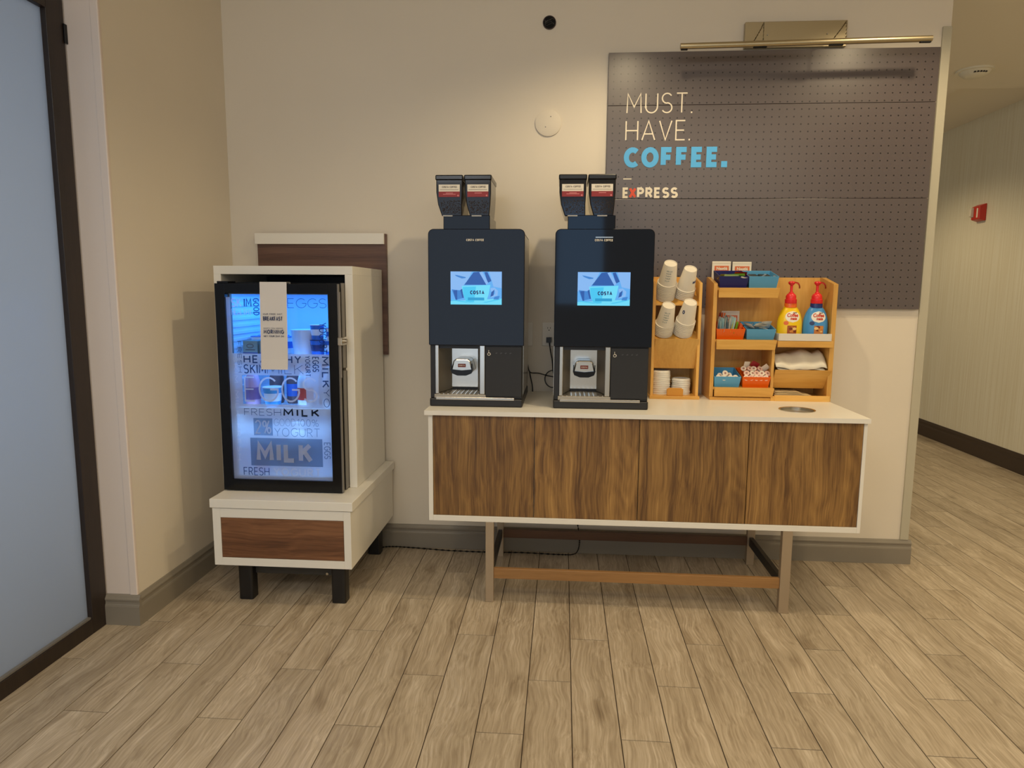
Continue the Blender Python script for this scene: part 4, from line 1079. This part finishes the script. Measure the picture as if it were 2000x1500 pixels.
for k in range(7):
    b = cloth(1.042 + .004 * rnd.random(), 1.225 + .02 * rnd.random() - .012 * k, RY0 + .004 + .002 * k, RY1 - .03, lambda u, v, k=k: .905 + k * .0042, .0012, 20 + k, 10, 5)
    bmesh.ops.rotate(b.bm, verts=b.bm.verts, matrix=Matrix.Rotation(rnd.uniform(-.06, .06), 3, 'Z'), cent=(1.13, 3.5, 0))
    o = obj('napkin', b, NAP, None, smooth=True, flat_n=False); o.modifiers.new('sol', 'SOLIDIFY').thickness = .0012
    tag(o, 'top cream paper napkin of the pile in the lowest right compartment' if k == 6 else 'cream paper napkin in the loose pile in the lowest right compartment', 'napkin', 'paper napkins')

# ------------------------------------------------------------------ fridge stand
t = thing('fridge_stand', 'low white stand with a walnut drawer front on short black legs', 'stand', (-1.23, 3.24, 0))
BX0, BX1, BY0, BY1 = -1.542, -.914, 2.862, 3.615
obj('top_slab', B().box(-1.550, -.903, 2.855, BY1, .447, .487), WHITE, t, bevel=.002)
b = B(); fw = .036
b.box(BX0, BX0 + fw, BY0, BY1, .180, .444); b.box(BX1 - fw + .004, BX1, BY0, BY1, .180, .444)
b.box(BX0 + fw, BX1 - fw + .004, BY0, BY1, .180, .216); b.box(BX0 + fw, BX1 - fw + .004, BY0, BY1, .402, .444); b.box(BX0 + fw, BX1 - fw + .004, BY1 - .02, BY1, .216, .402)
obj('carcass', b, WHITE, t, bevel=.001)
obj('drawer_front', B().box(BX0 + fw + .0015, BX1 - fw + .0025, BY0 + .001, BY0 + .02, .2175, .4005), WALNUT_H, t, bevel=.001)
def rleg(x, y):
    return B().prism([(x + dx, y + dy) for dx, dy in ((-.033, -.024), (-.026, -.030), (.026, -.030), (.033, -.024), (.033, .024), (.026, .030), (-.026, .030), (-.033, .024))], 'Z', 0, .180)
for x, y in ((-1.425, 2.935), (-.990, 2.930), (-1.425, 3.52), (-.990, 3.52)): obj('leg', rleg(x, y), LEGBLK, t, bevel=.003)
for y in (2.94, 3.51): obj('brace', B().box(-1.392, -1.023, y, y + .03, .115, .158), mat('brace_grey', (52, 50, 46), .4), t, bevel=.002)
for x in (-1.43, -.985): obj('brace', B().box(x - .012, x + .012, 2.96, 3.49, .120, .179), LEGBLK, t)
obj('bolt', B().cyl((-1.052, 2.94, .125), (-1.052, 2.932, .125), .006, 10), STEEL, t)

# wood panel on the wall behind the fridge
t = thing('wall_panel', 'walnut panel with a white cap strip on the wall behind the fridge', 'panel', (-1.275, 3.62, 1.075))
obj('board', B().box(-1.618, -.925, 3.605, 3.629, 1.070, 1.702), WALNUT_HD, t, bevel=.001)
obj('cap_strip', B().box(-1.625, -.934, 3.590, 3.606, 1.648, 1.704), WHITE, t, bevel=.001)

# enclosure
t = thing('fridge_surround', 'white laminate box surround enclosing the glass door fridge', 'cabinet', (-1.275, 3.35, .487))
EX0, EX1, EY0, EY1, EZ0, EZ1 = -1.600, -.950, 3.090, 3.60, .488, 1.516
obj('side_panel', B().box(EX0, EX0 + .034, EY0, EY1, EZ0 + .012, EZ1 - .038), WHITE, t, bevel=.001)
obj('side_panel', B().box(EX1 - .036, EX1, EY0, EY1, EZ0, EZ1 - .038), WHITE, t, bevel=.001)
obj('top_panel', B().box(EX0, EX1, EY0, EY1, EZ1 - .038, EZ1), WHITE, t, bevel=.001)
obj('back_panel', B().box(EX0 + .034, EX1 - .036, EY1 - .01, EY1, EZ0, EZ1 - .038), SATIN, t)

# fridge
t = thing('display_fridge', 'black glass door mini fridge with bright blue lit interior', 'fridge', (-1.275, 3.3, .488))
FX0, FX1 = -1.545, -.992; FY0, FY1 = 3.045, 3.57; FZ0, FZ1 = .492, 1.440
b = B(); w = .022
b.box(FX0, FX0 + w, FY0, FY1, FZ0, FZ1); b.box(FX1 - w, FX1, FY0, FY1, FZ0, FZ1)
b.box(FX0 + w, FX1 - w, FY0, FY1, FZ0, FZ0 + .05); b.box(FX0 + w, FX1 - w, FY0, FY1, FZ1 - .035, FZ1); b.box(FX0 + w, FX1 - w, FY1 - .02, FY1, FZ0 + .05, FZ1 - .035)
obj('shell', b, FRBLK, t)
LN = mat('liner_white', (226, 236, 248), .3)
ix0, ix1, iz0, iz1, iyb = FX0 + w, FX1 - w, FZ0 + .05, FZ1 - .035, FY1 - .02
b = B(); b.box(ix0, ix0 + .002, FY0, iyb, iz0, iz1); b.box(ix1 - .002, ix1, FY0, iyb, iz0, iz1); b.box(ix0, ix1, iyb - .002, iyb, iz0, iz1); b.box(ix0, ix1, FY0, iyb, iz0, iz0 + .002); b.box(ix0, ix1, FY0, iyb, iz1 - .002, iz1)
ln = obj('liner', b, LN, t)
for k in range(26):
    zz = iz0 + .02 + k * .032
    obj('liner_rib', B().box(ix0 + .002, ix0 + .008, FY0 + .02, iyb - .03, zz, zz + .012), LN, ln)
obj('light_tube', B().box(ix0 + .03, ix1 - .03, FY0 + .012, FY0 + .024, iz1 - .016, iz1 - .006), emis('fridge_tube', (90, 180, 255), 5), t)
obj('light_tube', B().box(ix0 + .004, ix0 + .010, FY0 + .008, FY0 + .016, iz0 + .02, iz1 - .02), emis('fridge_tube_side', (110, 185, 255), 3), t)
al = area('fridge_light', (-1.2685, 3.26, iz1 - .02), .42, .34, 2.4, (0.03, 0.33, 1.0), (0, 0, 0))
area('fridge_light_mid', (-1.2685, 3.12, 1.095), .44, .10, 1.0, (0.14, 0.42, 1.0), (math.radians(-20), 0, 0))
area('fridge_light_low', (-1.2685, 3.12, .850), .44, .10, 1.6, (0.28, 0.58, 1.0), (math.radians(-20), 0, 0))
SHG = mat('shelf_rack', (222, 236, 250), .25)
for zs in (1.105, .862):
    sh = obj('shelf', B().box(ix0 + .006, ix1 - .006, FY0 + .03, FY0 + .036, zs - .012, zs).box(ix0 + .006, ix1 - .006, iyb - .03, iyb - .026, zs - .006, zs), SHG, t)
    for k in range(16):
        xx = ix0 + .015 + k * (ix1 - ix0 - .034) / 15
        obj('shelf_wire', B().box(xx, xx + .003, FY0 + .036, iyb - .03, zs - .004, zs), SHG, sh)
    obj('price_rail', B().box(ix0 + .01, ix1 - .01, FY0 + .024, FY0 + .030, zs - .03, zs + .002), mat('rail_white', (225, 232, 244), .3), sh)
# door
DX0, DX1, DY0, DY1, DZ0, DZ1 = -1.545, -.990, 2.985, 3.037, .492, 1.435
gx0, gx1, gz0, gz1 = -1.500, -1.032, .544, 1.392
b = B()
b.box(DX0, gx0, DY0, DY1 - .014, DZ0, DZ1); b.box(gx1, DX1, DY0, DY1 - .014, DZ0, DZ1); b.box(gx0, gx1, DY0, DY1 - .014, DZ0, gz0); b.box(gx0, gx1, DY0, DY1 - .014, gz1, DZ1)
dr = obj('door', b, FRBLK, t, bevel=.001)
obj('door_edge', B().box(DX1 - .001, DX1 + .004, DY0 + .004, DY0 + .026, DZ0, DZ1), GREY, dr)
obj('gasket', B().box(DX0 + .01, gx0 + .004, DY1 - .014, DY1 + .006, DZ0 + .01, DZ1 - .01).box(gx1 - .004, DX1 - .01, DY1 - .014, DY1 + .006, DZ0 + .01, DZ1 - .01).box(gx0, gx1, DY1 - .014, DY1 + .006, DZ0 + .01, gz0 + .004).box(gx0, gx1, DY1 - .014, DY1 + .006, gz1 - .004, DZ1 - .01), GREY, dr)
obj('frame_edge', B().box(FX1, FX1 + .004, FY0, FY0 + .05, FZ0, FZ1), GREY, t)
obj('glass', B().box(gx0 - .003, gx1 + .003, DY0 + .012, DY0 + .018, gz0 - .003, gz1 + .003), GLASS, dr)
obj('hinge', B().box(DX0 + .01, DX0 + .06, DY0 + .005, FY0 + .02, DZ1, DZ1 + .010), FRBLK, t, bevel=.001)
obj('foot', B().box(DX0 + .02, DX0 + .06, FY0, FY0 + .03, .487, .492), FRBLK, t)
LK = mat('lock_chrome', (220, 215, 205), .12, 1.0)
lk = obj('lock', B().box(DX1 - .004, DX1 + .018, DY0 + .0, DY0 + .075, 1.165, 1.200), LK, dr, bevel=.003)
obj('lock_barrel', B().cyl((DX1 + .018, DY0 + .035, 1.183), (DX1 + .030, DY0 + .035, 1.183), .010, 16), LK, lk, smooth=True)
obj('lock_pin', B().cyl((DX1 + .004, DY0 + .05, 1.055), (DX1 + .020, DY0 + .05, 1.055), .007, 12), LK, dr, smooth=True)
obj('handle', B().box(DX1 + .004, DX1 + .009, DY0 + .008, DY0 + .018, 1.02, 1.40), mat('handle_grey', (140, 134, 130), .35), dr)
# vinyl lettering on the glass; u, v are measured across the pane
GW, GH = gx1 - gx0, gz1 - gz0; YV = DY0 + .0112
def U(u): return gx0 + u * GW
def V_(v): return gz1 - v * GH
def vin(s, u0, v0, u1, v1, m, t_=.12, rot=False, lay=0, gap=.14):
    b = B(); y = YV - .0004 * lay
    if not rot: lettering(b, s, (v1 - v0) * GH, t_ * (v1 - v0) * GH, frontal(U(u0), V_(v1), y), gap=gap, width=(u1 - u0) * GW)
    else: lettering(b, s, (u1 - u0) * GW, t_ * (u1 - u0) * GW, vertical_down(U(u0), V_(v0), y), gap=gap, width=(v1 - v0) * GH)
    obj('lettering', b, m, dr, flat_n=False)
def rect(u0, v0, u1, v1, m, lay=0, name='film'):
    b = B(); y = YV - .0004 * lay; b.poly([(U(u0), y, V_(v1)), (U(u1), y, V_(v1)), (U(u1), y, V_(v0)), (U(u0), y, V_(v0))]); obj(name, b, m, dr, flat_n=False)
rect(0, .317, 1, .432, FILM); rect(0, .432, .125, .588, FILM); rect(.755, .432, 1, .588, FILM); rect(0, .588, 1, 1, FILM)
rect(0, .02, .04, .317, FILM)
vin('SK', .05, .025, .15, .073, FILMW, .14); vin('IM', .175, .025, .25, .073, FILMD, .16)
vin('HEALTHY', .05, .08, .25, .115, FILMW, .08)
vin('GOOD', .265, .025, .325, .115, FILMD, .16, True); vin('YOU', .335, .025, .37, .115, FILMD, .1, True)
vin('EGGS', .60, .025, .98, .075, FILMD, .05)
vin('YOGURT', .90, .15, .975, .31, FILMD, .12, True)
vin('HEALTHY', .145, .325, .72, .368, FILMD, .17, lay=1)
vin('SKIM', .145, .374, .365, .424, FILMD, .13, lay=1); vin('MILK', .375, .374, .735, .424, FILMD, .05, lay=1)
vin('YOGURT', .755, .325, .805, .435, FILMD, .14, True, 1); vin('EGGS', .825, .33, .89, .41, FILMD, .14, True, 1)
vin('MILK', .915, .325, .985, .495, FILMD, .18, True, 1); vin('YO', .925, .50, .985, .60, FILMD, .09, True, 1)
vin('E', .145, .44, .25, .575, FILMW, .05, lay=1); vin('G', .285, .44, .47, .575, FILMW, .07, lay=1); vin('G', .51, .44, .68, .575, FILMW, .07, lay=1); vin('S', .72, .44, .87, .575, FILMW, .07, lay=1)
vin('FRESH', .13, .612, .50, .650, FILMD, .07, lay=1); vin('MILK', .515, .610, .885, .652, FILMK, .22, lay=1)
rect(.22, .664, .41, .758, FILMG, 1); vin('2%', .235, .674, .395, .75, FILMW, .1, lay=2)
vin('GOOD', .425, .665, .64, .705, FILMG, .05, lay=1); vin('100%', .655, .665, .87, .705, FILMG, .07, lay=1)
vin('YOGURT', .425, .715, .88, .762, FILMG, .07, lay=1)
rect(.18, .772, .90, .925, FILMG, 1); vin('MILK', .235, .795, .80, .905, FILMW, .22, lay=2, gap=.12)
vin('EGGS', .915, .79, .98, .88, FILMG, .12, True, 1)
vin('FRESH', .10, .935, .36, .98, FILMD, .09, lay=1); vin('YOGURT', .40, .935, .88, .98, FILMW, .16, lay=1)
vin('SKIM MILK FRESH', .045, .33, .085, .90, FILMW, .14, True, 1)
vin('FRESH', .09, .25, .13, .42, FILMD, .1, True, 1)

# door hanger card
t = thing('door_hanger', 'tall white card with small text hung over the fridge door', 'card', (-1.30, 2.975, 1.03))
b = B(); HX0, HX1 = -1.335, -1.213
prof = [(3.022, 1.420), (3.022, 1.4415), (2.981, 1.4415), (2.979, 1.36), (2.9765, 1.22), (2.975, 1.10), (2.971, 1.055)]
sk = lambda z: (1.44 - z) * .03
v0 = [b.bm.verts.new((HX0 + (1.44 - z) * -.012, y, z)) for y, z in prof]; v1 = [b.bm.verts.new((HX1 + (1.44 - z) * -.010 , y, z)) for y, z in prof]
for i in range(len(prof) - 1): b.bm.faces.new((v0[i], v1[i], v1[i + 1], v0[i + 1]))
o = obj('card', b, mat('card_white', (226, 220, 214), .5), t, flat_n=False); o.modifiers.new('sol', 'SOLIDIFY').thickness = .0012
PB = mat('print_navy', (60, 72, 110), .5)
for s_, z_, h_, w_, tt in (('OUR FREE HOT', 1.298, .007, .088, .0012), ('BREAKFAST', 1.272, .019, .088, .0034), ('KEEPS YOU GOING', 1.236, .006, .088, .001), ('MORNING', 1.214, .019, .092, .0036), ('GET YOUR DAY ON', 1.200, .008, .092, .0014)):
    txt('lettering', s_, h_, tt, frontal(-1.322, z_, 2.9725), PB if h_ > .0065 else mat('print_light_navy', (120, 126, 150), .5), t, width=w_, gap=.16)

# groceries
def yog(x, y, z, s, body, top, label, group, h=.07, r=.032):
    t_ = thing('yogurt_cup', label, 'yogurt', (x, y, z), group)
    obj('tub', B().lathe([(r * .8 * s, z), (r * s, z + h * s * .96)], x, y, 20), body, t_, smooth=True)
    obj('lid', B().lathe([(r * 1.05 * s, z + h * s * .96), (r * 1.05 * s, z + h * s)], x, y, 20), top, t_, smooth=True)
    obj('band', B().lathe([(r * .87 * s, z + h * .3 * s), (r * .95 * s + .0006, z + h * .7 * s)], x, y, 20, cap=False), top, t_, smooth=True)
YW = mat('yog_white', (225, 230, 240), .35); YBL = mat('yog_blue', (40, 110, 200), .35); YN = mat('yog_navy', (30, 50, 110), .35)
zs = 1.1055
for k, x in enumerate((-1.495, -1.45, -1.405)):
    pass
for k, (xa, xb) in enumerate(((-1.488, -1.418), (-1.408, -1.335))):
    t_ = thing('milk_carton_pack', 'small olive carton pack on the top fridge shelf, %s of the two' % ('left' if k == 0 else 'right'), 'carton', ((xa + xb) / 2, 3.16, zs), 'small carton packs')
    obj('box', B().box(xa, xb, 3.115, 3.20, zs, zs + .066), mat('carton_olive', (110, 122, 112), .5), t_, bevel=.002)
    obj('band', B().box(xa - .0005, xb + .0005, 3.1145, 3.115, zs + .004, zs + .012), YN, t_)
    b = B(); ribbon(b.bm, arc((xa + xb) / 2, zs + .042, .016, .009, 0, 360, 16), .003, frontal(0, 0, 3.1142)); ribbon(b.bm, [(xa + .012, zs + .024), (xb - .012, zs + .024)], .004, frontal(0, 0, 3.1142)); obj('print', b, mat('print_dark'), t_, flat_n=False)
for k, (x, y) in enumerate(((-1.47, 3.25), (-1.40, 3.25), (-1.33, 3.25), (-1.47, 3.33), (-1.39, 3.33))):
    yog(x, y, zs, 1.15, YW, YBL, 'yogurt cup in the row behind the olive cartons on the top fridge shelf', 'yogurt cups behind the cartons')
for k, (x, y, s, a) in enumerate(((-1.215, 3.16, 1.7, 'tall white tub beside the hanger card on the top fridge shelf'), (-1.135, 3.13, 1.05, 'navy and blue yogurt cup in the middle right of the top fridge shelf'), (-1.068, 3.13, 1.05, 'blue yogurt cup farthest right on the top fridge shelf'))):
    yog(x, y, zs, s, YBL if k else YW, YN if k == 1 else YW, a, 'yogurt on the top shelf right')
yog(-1.135, 3.13, zs + .0741, 1.0, YBL, YW, 'white lidded yogurt cup stacked on the navy and blue one', 'yogurt on the top shelf right')
yog(-1.068, 3.13, zs + .0741, .8, YW, YBL, 'small white yogurt cup stacked on the far right blue one', 'yogurt on the top shelf right')
zs = .8625
def bot(x, y, z, h, r, body, cap, label, band=None, group='bottles on the middle fridge shelf'):
    t_ = thing('drink_bottle', label, 'bottle', (x, y, z), group)
    obj('bottle_body', B().lathe([(r * .92, z), (r, z + .01), (r, z + h * .62), (r * .75, z + h * .78), (r * .42, z + h * .86), (r * .42, z + h * .90)], x, y, 24), body, t_, smooth=True)
    obj('cap', B().lathe([(r * .5, z + h * .9), (r * .5, z + h)], x, y, 18), cap, t_, smooth=True)
    if band: obj('band', B().lathe([(r + .0008, z + h * .18), (r + .0008, z + h * .48)], x, y, 24, cap=False), band, t_, smooth=True)
PK = mat('bottle_pink', (206, 160, 190), .35); BB = mat('bottle_skyblue', (60, 160, 220), .35); RD = mat('bottle_red', (200, 70, 60), .35); BR = mat('bottle_brown', (90, 74, 84), .35)
bot(-1.455, 3.13, zs, .19, .034, PK, YW, 'pink drink bottle at the left of the middle fridge shelf', mat('band_violet', (130, 96, 150), .4))
yog(-1.355, 3.12, zs, 1.35, BB, YW, 'sky blue yogurt tub second from left on the middle fridge shelf', 'tubs on the middle fridge shelf')
bot(-1.385, 3.24, zs, .20, .034, BR, YBL, 'dark bottle behind the sky blue tub on the middle fridge shelf')
bot(-1.300, 3.24, zs, .20, .034, BR, YN, 'dark bottle behind and right of the sky blue tub', YBL)
bot(-1.205, 3.14, zs, .19, .036, YW, RD, 'white bottle with red cap and red bands in the middle of the middle shelf', RD)
bot(-1.145, 3.25, zs, .20, .034, BR, RD, 'dark bottle with red cap behind the white one', None)
bot(-1.085, 3.13, zs, .19, .034, YW, YW, 'plain white bottle at the right of the middle fridge shelf', mat('band_grey', (150, 160, 170), .4))
zs = .5445
bot(-1.255, 3.17, zs, .235, .052, YW, YW, 'large white milk bottle on the fridge floor', mat('band_rose', (190, 130, 130), .4), 'milk bottles on the fridge floor')
bot(-1.425, 3.13, zs, .15, .036, mat('blue_body', (40, 110, 215), .35), YW, 'small bright blue bottle with white cap on the fridge floor', PK, 'milk bottles on the fridge floor')
bot(-1.345, 3.20, zs, .15, .030, YW, mat('cap_pink', (210, 120, 140), .4), 'small white bottle with pink cap on the fridge floor', PK, 'milk bottles on the fridge floor')
